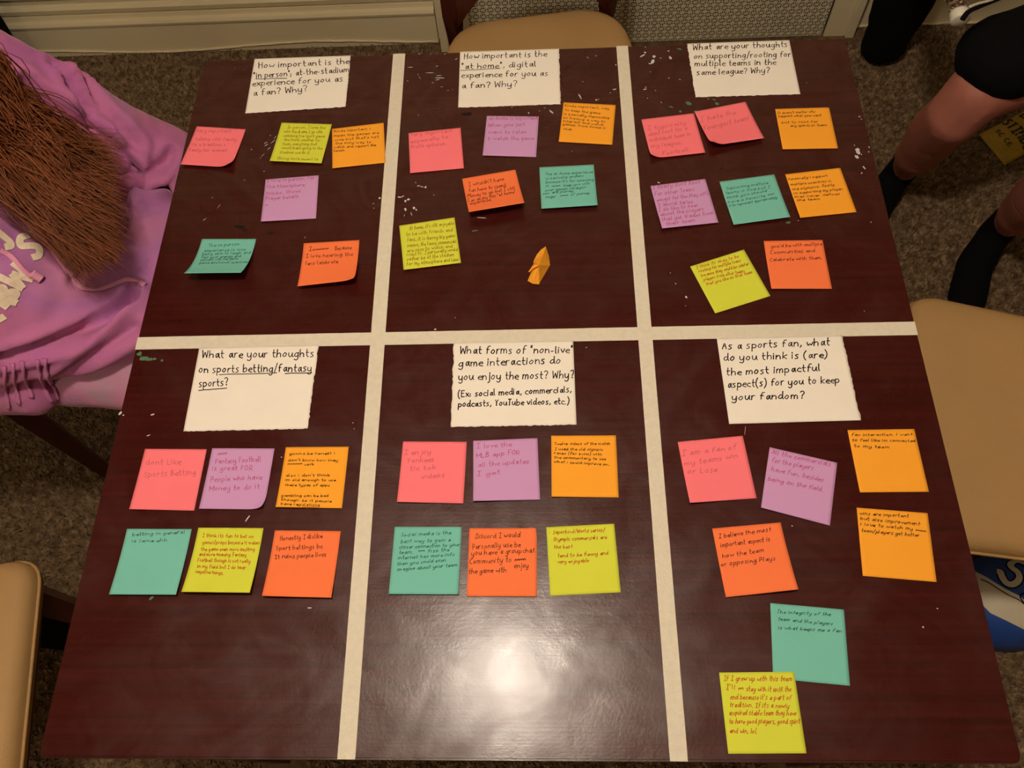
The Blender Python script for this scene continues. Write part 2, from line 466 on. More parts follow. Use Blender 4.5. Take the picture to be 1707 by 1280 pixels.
# dried paint specks and scuffs on the table
random.seed(11)
def fleck(bm, px, py, ln, wd, ang):
    c = at(px, py, TZ); n = 9; a = R_(ang); pts = []
    sc = 1/1420.0
    for k in range(n):
        t = 2*PI*k/n; r = random.uniform(0.65, 1.15)
        u = math.cos(t)*ln*0.5*r*sc; v = math.sin(t)*wd*0.5*r*sc
        pts.append((c.x+u*math.cos(a)-v*math.sin(a), c.y+u*math.sin(a)+v*math.cos(a)))
    vs = [bm.verts.new((p[0], p[1], TZ+0.00012)) for p in pts]
    ctr = bm.verts.new((c.x, c.y, TZ+0.00030))
    for k in range(n): bm.faces.new((vs[k], vs[(k+1) % n], ctr))
white = []
def C(ox, oy, s, lst):
    for (x, y, l, w_, a) in lst: white.append((ox+x/s, oy+y/s, l/s, w_/s, a))
C(660, 60, 4.2675, [(165,128,22,8,0),(245,130,14,8,40),(290,125,18,6,0),(350,128,28,7,0),(428,165,26,10,35),(105,222,50,6,-5),(292,215,26,7,25),
  (240,262,90,9,-3),(305,282,60,8,5),(310,298,90,12,-4),(295,312,60,9,15),(170,298,50,4,-60),(82,320,10,8,0),(262,332,20,8,0),(325,362,34,5,0),(370,388,26,5,0),(405,382,8,6,0),(160,562,9,7,0),
  (1565,205,10,22,0),(1330,325,12,8,0),(1310,430,80,11,-70),(1555,380,38,14,10),(1525,405,14,8,20),(1425,455,14,24,10),(1440,452,8,16,0),(1105,540,60,14,-50),(1060,512,30,5,-40),(945,548,14,26,20),(1020,533,12,10,0),(825,508,14,10,0),(1253,820,9,7,0)])
C(660, 250, 4.2675, [(140,232,12,8,0),(185,262,40,8,-20),(160,255,24,10,20),(210,265,20,22,0),(20,335,24,14,-20),(50,330,24,10,30),(90,352,28,24,0),(65,420,14,22,0),(128,412,22,28,0),(145,425,12,30,30),(110,455,50,6,-75),(60,465,30,6,80),(270,320,20,5,-50),(610,482,90,7,-6),(560,575,60,4,10),(422,1192,6,14,0),(280,1275,24,14,0)])
C(1040, 50, 4.2675, [(130,185,70,18,35),(150,160,24,22,60),(153,122,14,10,0),(318,150,22,14,0),(332,198,26,44,15),(205,225,60,30,60),(215,190,30,34,20),(185,240,30,14,-20),(262,200,16,12,0),(190,298,12,10,0),(320,342,14,12,0),(398,352,24,8,-30),(150,422,36,14,20),(155,408,20,10,60),(225,432,16,6,-50),(168,485,12,8,0),(265,515,30,6,-60),(248,1085,24,10,-30),(600,490,14,8,0),(1300,375,16,3,-40),(1680,615,16,10,0),(1665,870,36,50,10),(1650,900,20,30,0),(1690,885,10,14,0),(1640,820,10,14,0),(1690,1020,8,14,60)])
C(380, 60, 5.334, [(60,290,9,9,0),(143,298,12,6,0),(210,1008,16,14,0),(340,970,60,10,45),(400,940,70,8,50),(365,1000,50,9,50),(420,900,50,7,60),(378,885,14,10,0),(335,950,44,9,40),(310,1060,60,7,55),(290,1085,20,8,60),(1620,280,70,6,-5),(1600,400,10,10,0),(1690,340,20,8,-50),(1692,705,10,10,0)])
C(280, 190, 4.2675, [(315,595,20,6,-10),(360,660,60,4,65),(260,750,50,4,50),(975,878,9,12,0),(1505,598,26,22,-30),(1462,637,16,10,0),(1465,670,14,8,-20),(1650,592,40,14,0),(1690,620,20,26,0),(1692,680,18,34,0),(545,470,30,4,20),(683,408,10,12,0)])
C(1060, 260, 4.2675, [(162,190,24,10,-25),(245,832,8,10,0),(283,908,12,10,0),(358,1003,16,30,20),(354,1066,9,9,0),(1672,470,10,10,0),(1155,460,8,8,0),(1625,85,14,40,30),(1575,10,30,34,0)])
C(160, 720, 3.8795, [(1200,163,10,9,0),(340,22,26,8,20),(980,560,50,10,60),(1380,1138,30,8,0)])
C(280, 560, 5.334, [(1645,772,16,10,0),(1655,825,9,10,0)])
C(700, 560, 5.334, [(1480,102,18,9,20)])
C(1100, 700, 3.414, [(753,603,10,9,0),(1580,1073,9,7,0),(1497,1178,10,9,0),(485,60,3,64,-12)])
C(0, 250, 2.722, [(545,1195,12,28,-30),(692,1200,20,9,20),(560,1203,10,8,0)])
C(1400, 150, 3.12, [(92,312,32,36,0),(88,345,20,20,0),(152,298,9,16,0),(150,322,8,10,0),(125,402,8,26,10),(115,430,6,8,0),(162,688,7,8,0),(100,140,7,12,0),(112,152,8,10,0),(127,1150,6,7,0)])
bm = bmesh.new()
for f in white:
    fleck(bm, *f)
relt(bm); sp = obj('paint_specks', bm, M_SPECK, tb, label='dried off-white paint specks and scuffs'); sp['kind'] = 'stuff'
bm = bmesh.new()
for (px, py, l, w_, a) in [(232,590,10,10,0),(240,597,24,9,0),(250,599,14,7,10),(258,598,8,5,0),(270,601,5,6,0),(1148,172,16,10,-30),(1165,188,14,8,10),(1195,173,12,7,-35),(1118,178,12,4,-30),(1200,182,8,8,0),(1160,186,10,8,20),(1133,82,14,5,-20),(994,93,6,5,0),(980,96,4,9,30),(1314,371,12,6,10),(252,997,10,5,40),(1134,186,6,8,0),(1190,166,10,4,-30)]:
    fleck(bm, px, py, l, w_, a)
relt(bm); sp = obj('green_paint_specks', bm, M_SPECKG, tb, label='dried green paint specks'); sp['kind'] = 'stuff'
bm = bmesh.new()
for (px, py, l, w_, a) in [(400,378,22,10,-10),(408,383,14,6,0),(452,388,16,7,10),(778,190,26,12,0)]:
    fleck(bm, px, py, l, w_, a)
relt(bm); sp = obj('dark_smudges', bm, M_SPECKD, tb, label='dark smudges in the lacquer'); sp['kind'] = 'stuff'

# ================================================================= MASKING TAPE
def tape(name, quad, z0, z1, label, cut_x=()):
    """quad in table-plane metres, along the strip from first edge to last"""
    a, b, c, d = [Vector(q) for q in quad]          # a,b = start left/right ; d,c = end left/right
    bm = bmesh.new(); n = 90; top = []; bot = []
    for i in range(n+1):
        t = i/n
        l = a.lerp(d, t); r = b.lerp(c, t)
        j = 0.00012
        z = z1
        top.append([bm.verts.new((l.x+random.uniform(-j, j), l.y+random.uniform(-j, j), z)), bm.verts.new(((l.x+r.x)/2, (l.y+r.y)/2, z+0.00005)), bm.verts.new((r.x+random.uniform(-j, j), r.y+random.uniform(-j, j), z))])
        bot.append([bm.verts.new((l.x, l.y, z0)), bm.verts.new((r.x, r.y, z0))])
    for i in range(n):
        T0, T1, B0, B1 = top[i], top[i+1], bot[i], bot[i+1]
        bm.faces.new((T0[0], T0[1], T1[1], T1[0])); bm.faces.new((T0[1], T0[2], T1[2], T1[1]))
        bm.faces.new((B0[0], T0[0], T1[0], B1[0])); bm.faces.new((T0[2], B0[1], B1[1], T1[2]))
    bmesh.ops.recalc_face_normals(bm, faces=bm.faces)
    o = obj(name, bm, M_TAPE); tag(o, label, 'tape', 'masking tape strips on the table'); return o
tape('masking_tape', [(-0.1942, 0.9888), (-0.1753, 0.9888), (-0.1622, 0.0002), (-0.1805, 0.0002)], TZ+0.00005, TZ+0.0002, 'left of the two long strips of masking tape running front to back')
tape('masking_tape', [(0.1488, 0.9888), (0.1664, 0.9888), (0.1697, 0.0002), (0.1522, 0.0002)], TZ+0.00005, TZ+0.0002, 'right of the two long strips of masking tape running front to back')
tape('masking_tape', [(-0.4915, 0.4939), (-0.4915, 0.4757), (0.4915, 0.4762), (0.4915, 0.4952)], TZ+0.00022, TZ+0.0004, 'strip of masking tape running sideways across the middle of the table')

# ================================================================= PAPER
S = 0.0762
def hom(quad):
    """pixel quad TL,TR,BR,BL -> unit square (u right, v down)"""
    (x0, y0), (x1, y1), (x2, y2), (x3, y3) = quad
    dx1, dx2, dx3 = x1-x2, x3-x2, x0-x1+x2-x3; dy1, dy2, dy3 = y1-y2, y3-y2, y0-y1+y2-y3
    den = dx1*dy2-dx2*dy1
    g = (dx3*dy2-dx2*dy3)/den; h = (dx1*dy3-dx3*dy1)/den
    return Matrix(((x1-x0+g*x1, x3-x0+h*x3, x0), (y1-y0+g*y1, y3-y0+h*y3, y0), (g, h, 1))).inverted()
def happ(H, x, y):
    v = H @ Vector((x, y, 1)); return v.x/v.z, v.y/v.z

class Note:
    """sheet stuck along its top edge, lower edge and corners may lift"""
    def __init__(s, x, y, a, hl, hr, roll=(), z=TZ+0.0005, power=2.0):
        s.x, s.y, s.a, s.hl, s.hr, s.roll, s.z, s.pw = x, y, R_(a), hl, hr, roll, z, power
    def P(s, u, v, up=0.0):
        # u,v in 0..1
        h = (1-u)*s.hl+u*s.hr
        zz = h*v**s.pw
        L = S*v-(2/3)*h*h/S*v**3
        lx, ly = u*S, L
        for (cu, cv, start, rad) in s.roll:
            cx, cy = cu*S, cv*S
            # distance measured from the corner towards the middle along the diagonal
            dx, dy = (0.5-cu), (0.5-cv); q = math.hypot(dx, dy); dx /= q; dy /= q
            dist = (u*S-cx)*dx+(v*S-cy)*dy
            if dist < start:
                arc = start-dist; ang = arc/rad
                pull = arc-rad*math.sin(ang)
                lx += dx*pull; ly += dy*pull; zz += rad*(1-math.cos(ang))
        c, sn = math.cos(s.a), math.sin(s.a)
        return Vector((s.x+c*lx+sn*ly, s.y+sn*lx-c*ly, s.z+zz+up))
class Card:
    def __init__(s, q, z=TZ+0.00042, torn=(), seed=0, lift=0.0):
        s.q = [Vector((a, b)) for a, b in q]; s.z = z; s.torn = torn; s.seed = seed; s.lift = lift
    def P(s, u, v, up=0.0):
        q = s.q
        p = (q[0]*(1-u)+q[1]*u)*(1-v)+(q[3]*(1-u)+q[2]*u)*v
        return Vector((p.x, p.y, s.z+up+s.lift*v*v))
def sheet(name, srf, m, nu, nv, th, label, cat, group, torn=(), seed=0):
    bm = bmesh.new(); rnd = random.Random(seed)
    def uv(i, j):
        u, v = i/nu, j/nv
        def jag(t, k): return 0.010*noise.noise(Vector((t*26, k*7.1+seed, 0)))+0.006*noise.noise(Vector((t*75, k*3.3+seed, 5)))
        if 'b' in torn and j == nv: v += jag(u, 1)
        if 't' in torn and j == 0: v += jag(u, 2)*0.6
        if 'r' in torn and i == nu: u += jag(v, 3)*0.8
        if 'l' in torn and i == 0: u += jag(v, 4)*0.8
        return u, v
    top = [[bm.verts.new(srf.P(*uv(i, j), th)) for i in range(nu+1)] for j in range(nv+1)]
    bot = [[bm.verts.new(srf.P(*uv(i, j), 0.0)) for i in range(nu+1)] for j in range(nv+1)]
    for j in range(nv):
        for i in range(nu):
            bm.faces.new((top[j][i], top[j+1][i], top[j+1][i+1], top[j][i+1]))
            bm.faces.new((bot[j][i], bot[j][i+1], bot[j+1][i+1], bot[j+1][i]))
    for i in range(nu):
        bm.faces.new((top[0][i], top[0][i+1], bot[0][i+1], bot[0][i])); bm.faces.new((top[nv][i+1], top[nv][i], bot[nv][i], bot[nv][i+1]))
    for j in range(nv):
        bm.faces.new((top[j+1][0], top[j][0], bot[j][0], bot[j+1][0])); bm.faces.new((top[j][nu], top[j+1][nu], bot[j+1][nu], bot[j][nu]))
    o = obj(name, bm, m, None, True); tag(o, label, cat, group)
    return o

# ---- single-stroke handwriting alphabet. x digit, y digit (3 = baseline, 7 = x-height, a = ascender, 0 = descender)
G = {
'a': (5, '46 27 15 14 23 34 47;47 44 53'), 'b': (5, '0a 03;05 27 46 44 23 03'), 'c': (4, '46 27 05 04 23 43'),
'd': (5, '46 27 05 04 23 45;4a 44 53'), 'e': (4, '05 45 46 27 05 04 23 43'), 'f': (4, '4a 2a 18 13;07 37'),
'g': (5, '46 27 05 04 23 45;47 41 20 01'), 'h': (5, '0a 03;05 27 46 43'), 'i': (1.6, '07 03;09 08'), 'j': (2.5, '27 21 00;29 28'),
'k': (4.5, '0a 03;47 05 43'), 'l': (1.8, '0a 04 13'), 'm': (7, '07 03;05 17 27 36 33;35 47 57 66 63'), 'n': (5, '07 03;05 27 46 43'),
'o': (5, '27 05 04 23 34 46 27'), 'p': (5, '07 00;06 27 46 44 23 04'), 'q': (5, '46 27 05 04 23 44;47 40 51'), 'r': (3.6, '07 03;05 17 37'),
's': (4, '37 17 06 25 34 23 03'), 't': (3.6, '1a 14 23 33;07 37'), 'u': (5, '07 04 23 34 47;47 44 53'), 'v': (4.4, '07 23 47'),
'w': (6, '07 13 36 43 67'), 'x': (4.4, '07 43;47 03'), 'y': (5, '07 04 23 45;47 41 20 01'), 'z': (4.4, '07 47 03 43'),
'A': (5, '03 2a 43;16 36'), 'B': (5, '0a 03;0a 3a 39 17;17 46 44 03'), 'C': (5, '4a 2a 08 05 23 43'), 'D': (5, '0a 03;0a 38 46 44 03'),
'E': (5, '4a 0a;0a 03;03 43;07 37'), 'F': (4.6, '4a 0a;0a 03;07 37'), 'G': (5, '4a 2a 08 05 23 43 46;26 46'), 'H': (5, '0a 03;4a 43;07 47'),
'I': (4.4, '0a 4a;2a 23;03 43'), 'J': (4.6, '3a 34 23 04;1a 4a'), 'K': (5, '0a 03;4a 06 43'), 'L': (4.4, '0a 03;03 43'), 'M': (6.5, '03 0a;0a 35 6a;6a 63'),
'N': (5.4, '03 0a;0a 43;43 4a'), 'O': (5.4, '2a 08 05 23 45 48 2a'), 'P': (5, '0a 03;0a 3a 48 36 06'), 'R': (5, '0a 03;0a 3a 48 36 06;26 43'),
'S': (4.6, '49 2a 08 27 45 23 04'), 'T': (4.8, '0a 4a;2a 23'), 'U': (5, '0a 04 23 44 4a'), 'V': (5, '0a 23 4a'), 'W': (6.6, '0a 13;13 38;38 53;53 6a'),
'Y': (5, '0a 27 4a;27 23'), '!': (1.4, '0a 05;04 03'), 'X': (5, '0a 43;4a 03'), '?': (4.6, '09 1a 3a 48 26 25;24 23'), '"': (2.4, '0a 08;1a 18'), "'": (1.3, '0a 08'),
',': (2, '14 13 02'), '.': (2, '03 13'), ';': (2, '06 05;04 03 02'), ':': (2, '06 05;04 03'), '-': (3.4, '05 25'), '/': (4, '02 3b'),
'(': (3, '2b 08 04 21'), ')': (3, '0b 28 24 01'), '&': (5, '47 0a 1a 05 23 45'), '+': (4.4, '05 45;27 23'), ' ': (3.6, ''), '•': (3, '05 06 16 15'),
}
def smooth_poly(p):
    if len(p) < 3: return p
    out = [p[0]]
    for i in range(1, len(p)-1):
        a, b, c = p[i-1], p[i], p[i+1]
        q0 = (a+b)/2 if i > 1 else a*0.35+b*0.65; q1 = (b+c)/2 if i < len(p)-2 else c*0.35+b*0.65
        for t in (0.0, 0.33, 0.67, 1.0):
            out.append(q0*(1-t)**2+b*2*t*(1-t)+q1*t*t)
    out.append(p[-1]); return out
def strokes_for(text, x0, y0, x1, y1, xh, rnd, slant=0.1, wob=0.1):
    """list of polylines in crop pixels (y down)"""
    dx, dy = x1-x0, y1-y0; Lg = math.hypot(dx, dy); ex = Vector((dx/Lg, dy/Lg)); ey = Vector((ex.y, -ex.x))
    o = Vector((x0, y0))
    if text == '_':
        n = 5; return [[o+ex*(Lg*i/n)+ey*rnd.uniform(-0.05, 0.05)*xh for i in range(n+1)]]
    if text == '~':
        n = max(6, int(Lg/(xh*0.35))); r = []
        for q in range(3):
            r.append([o+ex*(Lg*i/n)+ey*(xh*(0.45+(0.32 if i % 2 else -0.3)+rnd.uniform(-.1, .1))) for i in range(n+1)])
        r.append([o+ey*xh*0.5, o+ex*Lg+ey*xh*0.55]); return r
    adv = [G[c][0]+(1.25 if c != ' ' else 0) for c in text]
    tot = sum(adv)-1.25; k = Lg/tot; ky = xh/4.0
    res = []; x = 0.0
    for c, a in zip(text, adv):
        jx = rnd.uniform(-wob, wob)*2.2; jy = rnd.uniform(-wob, wob)*3.2; sy = 1+rnd.uniform(-wob, wob)*0.9; sl = slant+rnd.uniform(-wob, wob)*0.6
        for st in G[c][1].split(';'):
            if not st: continue
            p = []
            for tk in st.split():
                gx = int(tk[0]); gy = (int(tk[1], 16)-3)*sy
                gx += rnd.uniform(-1, 1)*wob*1.6; gy += rnd.uniform(-1, 1)*wob*1.6
                p.append(o+ex*((x+gx+jx)*k+sl*gy*ky)+ey*((gy+jy)*ky))
            res.append(smooth_poly(p))
        x += a
    return res
def handwriting(srf, quad, crop, lines, width, ink, parent, seed, slant=0.1, wob=0.1, up=0.00016, dims=(S, S)):
    H = hom(quad); ox, oy, sc = crop; rnd = random.Random(seed); bm = bmesh.new()
    for ln in lines:
        text, x0, y0, x1, y1, xh = ln
        for st in strokes_for(text, x0, y0, x1, y1, xh, rnd, slant, wob):
            uvs = []
            for p in st:
                u, v = happ(H, ox+p.x/sc, oy+p.y/sc)
                uvs.append((min(0.992, max(0.008, u)), min(0.992, max(0.008, v))))
            P3 = [srf.P(u, v, up) for u, v in uvs]
            if len(P3) < 2: continue
            prev = None; n = len(P3); hw = width*0.5*rnd.uniform(0.85, 1.15)
            for i, p in enumerate(P3):
                d = P3[min(i+1, n-1)]-P3[max(i-1, 0)]
                if d.length < 1e-7: d = Vector((1, 0, 0))
                d.normalize(); sd = Vector((-d.y, d.x, 0)); sd.normalize()
                e = d*hw*0.6 if i == n-1 else (-d*hw*0.6 if i == 0 else Vector((0, 0, 0)))
                a = bm.verts.new(p+sd*hw+e); b = bm.verts.new(p-sd*hw+e)
                if prev: bm.faces.new((prev[0], prev[1], b, a))
                prev = (a, b)
    return obj('handwriting', bm, M_INK[ink], parent)

C2 = (380, 60, 5.334); C3 = (660, 60, 4.2675); C4 = (1040, 50, 4.2675); C6 = (280, 190, 4.2675); C7 = (660, 250, 4.2675); C8 = (1060, 260, 4.2675)
D2 = (280, 560, 5.334); D3 = (700, 560, 5.334); D4 = (1140, 540, 5.334); D6 = (160, 720, 3.8795); D7 = (620, 700, 3.8795); D8 = (1100, 700, 3.414); E1 = (1150, 980, 4.2675)
def LN(xh, *l): return [tuple(a)+((xh,) if len(a) == 5 else ()) for a in l]

# --- the six question cards
CARDS = {
'W1': ([(-0.4114, 0.9901), (-0.2601, 0.992), (-0.2581, 0.8819), (-0.4089, 0.8753)], 'br', C2, LN(30,
  ('How important is the', 280, 283, 1085, 238), ('"in person"; at-the-stadium', 235, 374, 1080, 312), ('_', 250, 382, 535, 372), ('experience for you as', 222, 445, 1030, 398), ('a fan? Why?', 228, 532, 720, 490)),
  'white card asking about the in person at-the-stadium experience, at the far left of the table'),
'W2': ([(-0.0902, 0.9886), (0.0615, 0.9871), (0.0618, 0.8735), (-0.0892, 0.873)], 'br', C3, LN(23,
  ('How important is the', 487, 166, 1075, 148), ('"at home", digital', 470, 238, 1000, 220), ('_', 460, 248, 745, 233), ('experience for you as', 468, 300, 1085, 285), ('a fan? Why?', 468, 376, 868, 360)),
  'white card asking about the at home digital experience, nearest the far chair'),
'W3': ([(0.2559, 0.9909), (0.4086, 0.9944), (0.4088, 0.8782), (0.258, 0.8787)], 'bl', C4, LN(24,
  ('What are your thoughts', 487, 138, 1160, 105), ('on supporting/rooting for', 497, 202, 1185, 180), ('multiple teams in the', 503, 258, 1075, 240), ('same league? Why?', 517, 320, 1030, 300)),
  'white card asking about rooting for multiple teams in one league, at the far right'),
'W4': ([(-0.4074, 0.4763), (-0.2532, 0.4777), (-0.2536, 0.3623), (-0.4063, 0.3607)], 'br', D2, LN(38,
  ('What are your thoughts', 305, 198, 1300, 188), ('on sports betting/fantasy', 278, 330, 1280, 318), ('_', 458, 348, 970, 332), ('_', 1043, 337, 1280, 332), ('sports?', 280, 458, 540, 442), ('_', 275, 488, 525, 467)),
  'white card asking about sports betting and fantasy sports, below the sideways tape at left'),
'W5': ([(-0.0806, 0.4771), (0.0694, 0.4771), (0.0704, 0.3627), (-0.0798, 0.3619)], 'bl', D3, LN(38,
  ('What forms of "non-live"', 357, 160, 1360, 155), ('game interactions do', 347, 273, 1255, 245), ('you enjoy the most? Why?', 345, 395, 1372, 375), ('(Ex: social media, commercials,', 342, 545, 1350, 500, 31), ('podcasts, YouTube videos, etc.)', 342, 632, 1330, 605, 31)),
  'white card asking about non-live game interactions, in the middle of the table'),
'W6': ([(0.2472, 0.4767), (0.4, 0.4774), (0.4025, 0.3635), (0.2497, 0.361)], 'rt', D4, LN(36,
  ('As a sports fan, what', 342, 228, 1300, 190), ('do you think is (are)', 355, 330, 1280, 300), ('the most impactful', 380, 460, 1215, 418), ('aspect(s) for you to keep', 387, 568, 1385, 525), ('your fandom?', 430, 680, 1075, 665)),
  'white card asking for the most impactful aspect of fandom, below the sideways tape at right'),
}
QP = {'W1': [(425, 97.1), (585.3, 90), (576, 178.5), (409, 189.4)],
'P1': [(328, 211.8), (410.5, 215.8), (384.3, 277.2), (300.6, 274.4)],
'Y1': [(469.3, 205.2), (553.7, 207.6), (536.6, 272.5), (449.9, 268.5)],
'O1': [(553.7, 215.3), (639.5, 205), (643.2, 271.5), (554.4, 280.9)],
'V1': [(442.6, 299.7), (531.9, 292.6), (527.7, 364.8), (434.7, 369.5)],
'T1': [(336.9, 399), (428.8, 396.2), (406.5, 452), (309.1, 453.4)],
'R1': [(506.6, 407.2), (599.9, 400.2), (592.8, 466.5), (497.2, 477.1)],
'W2': [(767.1, 86.2), (931.8, 81.6), (934.6, 174.1), (763.8, 180)],
'P2': [(681.1, 222.2), (767.8, 213.3), (773.9, 281), (684.1, 288.7)],
'V2': [(811.6, 193.6), (898.3, 194.5), (893.6, 262.9), (804.6, 259.4)],
'O2': [(940, 171.1), (1026, 175.3), (1020.2, 241.8), (931.1, 236.5)],
'R2': [(771.1, 299), (859.2, 283.1), (874.2, 338.4), (782.3, 353.6)],
'T2': [(899, 279.8), (989.9, 275.1), (995.8, 342.4), (902.3, 348)],
'Y2': [(665.9, 377), (757.5, 362.7), (768.3, 438.4), (673.4, 448.5)],
'W3': [(1145.2, 71.1), (1314.6, 62.4), (1334.1, 157.3), (1159, 162.5)],
'P3': [(1069.1, 200), (1156.5, 189.4), (1175.7, 254.6), (1084.5, 262.1)],
'P4': [(1157.9, 186.6), (1242.7, 171.1), (1272.7, 230.2), (1186.5, 240.5)],
'O3': [(1292.1, 181.7), (1381.7, 179.6), (1396.9, 248.5), (1306.2, 249.9)],
'V3': [(1084.4, 310.4), (1175.5, 298.9), (1197.3, 371.3), (1103.6, 381.1)],
'T3': [(1199, 303.4), (1290.8, 291.6), (1317.1, 361.9), (1222.2, 374.8)],
'O4': [(1308.9, 290.7), (1400.2, 280.4), (1427.4, 354.2), (1334.9, 363.8)],
'Y3': [(1150, 444.6), (1240, 416.3), (1284.3, 494.3), (1192.9, 522.9)],
'R3': [(1272.8, 401.8), (1370.5, 401), (1387.4, 482.1), (1287.3, 479.6)],
'W4': [(332.5, 580.2), (531.2, 575), (513, 714.7), (306.2, 719.4)],
'P5': [(242, 748.9), (345.6, 748.4), (324.2, 852.2), (212.8, 849.4)],
'V4': [(353.3, 747.6), (459, 747.6), (439.7, 848), (330.9, 849.4)],
'O5': [(476.5, 746.3), (582.2, 744.5), (569.8, 847.6), (459.5, 845.5)],
'T4': [(212.3, 882.6), (321.1, 881.4), (290.9, 989.6), (180.1, 993.7)],
'Y4': [(331.2, 881.4), (440.4, 879.6), (416.5, 987.8), (300.5, 988.6)],
'R4': [(458.5, 885), (569.1, 885), (553.1, 995.8), (435.8, 994.3)],
'W5': [(756.6, 571.6), (955.3, 567.9), (961, 708.1), (751.6, 711.9)],
'P6': [(672.1, 736.6), (778.3, 736.6), (773.1, 839.7), (662, 835.3)],
'V5': [(788.8, 735.3), (895.8, 730.4), (900.2, 833), (789.9, 834.6)],
'O6': [(919, 726.5), (1026.5, 726), (1031.6, 830.4), (920.6, 827.1)],
'T5': [(658.1, 878.6), (770, 877.9), (763.3, 991.8), (646.8, 991.5)],
'R5': [(782.1, 880.2), (895.3, 880.4), (895.3, 996.9), (778.8, 995.9)],
'Y5': [(910.8, 878.1), (1023.4, 873), (1036.3, 989.7), (918.7, 994.9)],
'W6': [(1194.7, 564), (1403.4, 559.3), (1434.9, 700.7), (1215.4, 706.9)],
'P7': [(1128.4, 736.9), (1238.8, 726.9), (1262.6, 831.5), (1151.6, 836.8)],
'V6': [(1282.8, 745.4), (1395.3, 771.8), (1384.4, 877.8), (1269.6, 846.7)],
'O7': [(1412.5, 716.7), (1523.6, 715.2), (1548.7, 821.6), (1433.9, 821.6)],
'O8': [(1426.9, 845.9), (1546.7, 855.2), (1561.9, 972.4), (1438.3, 960.7)],
'R6': [(1186.7, 881), (1301.2, 871.6), (1330.8, 981.2), (1208.4, 994.7)],
'T6': [(1283.1, 1004.8), (1407.1, 1016.1), (1417.8, 1145.7), (1288.6, 1132.6)],
'Y6': [(1198, 1120.6), (1323.6, 1119.4), (1344.7, 1258.1), (1214, 1258.4)]}
for i, (k, (q, torn, crop, lines, lab)) in enumerate(CARDS.items()):
    fy = TY-0.0006
    q = [(a, min(b, fy)) for a, b in q] if k in ('W1', 'W2', 'W3') else q
    qp = QP[k]
    c = Card(q, torn=torn, seed=i)
    o = sheet('question_card', c, M_PAPER, 48, 36, 0.0003, lab, 'card', 'white question cards on the table', torn, i)
    handwriting(c, qp, crop, lines, 0.00125 if k[1] in '123' else 0.00130, 'marker', o, 50+i, 0.08, 0.07, 0.00040)

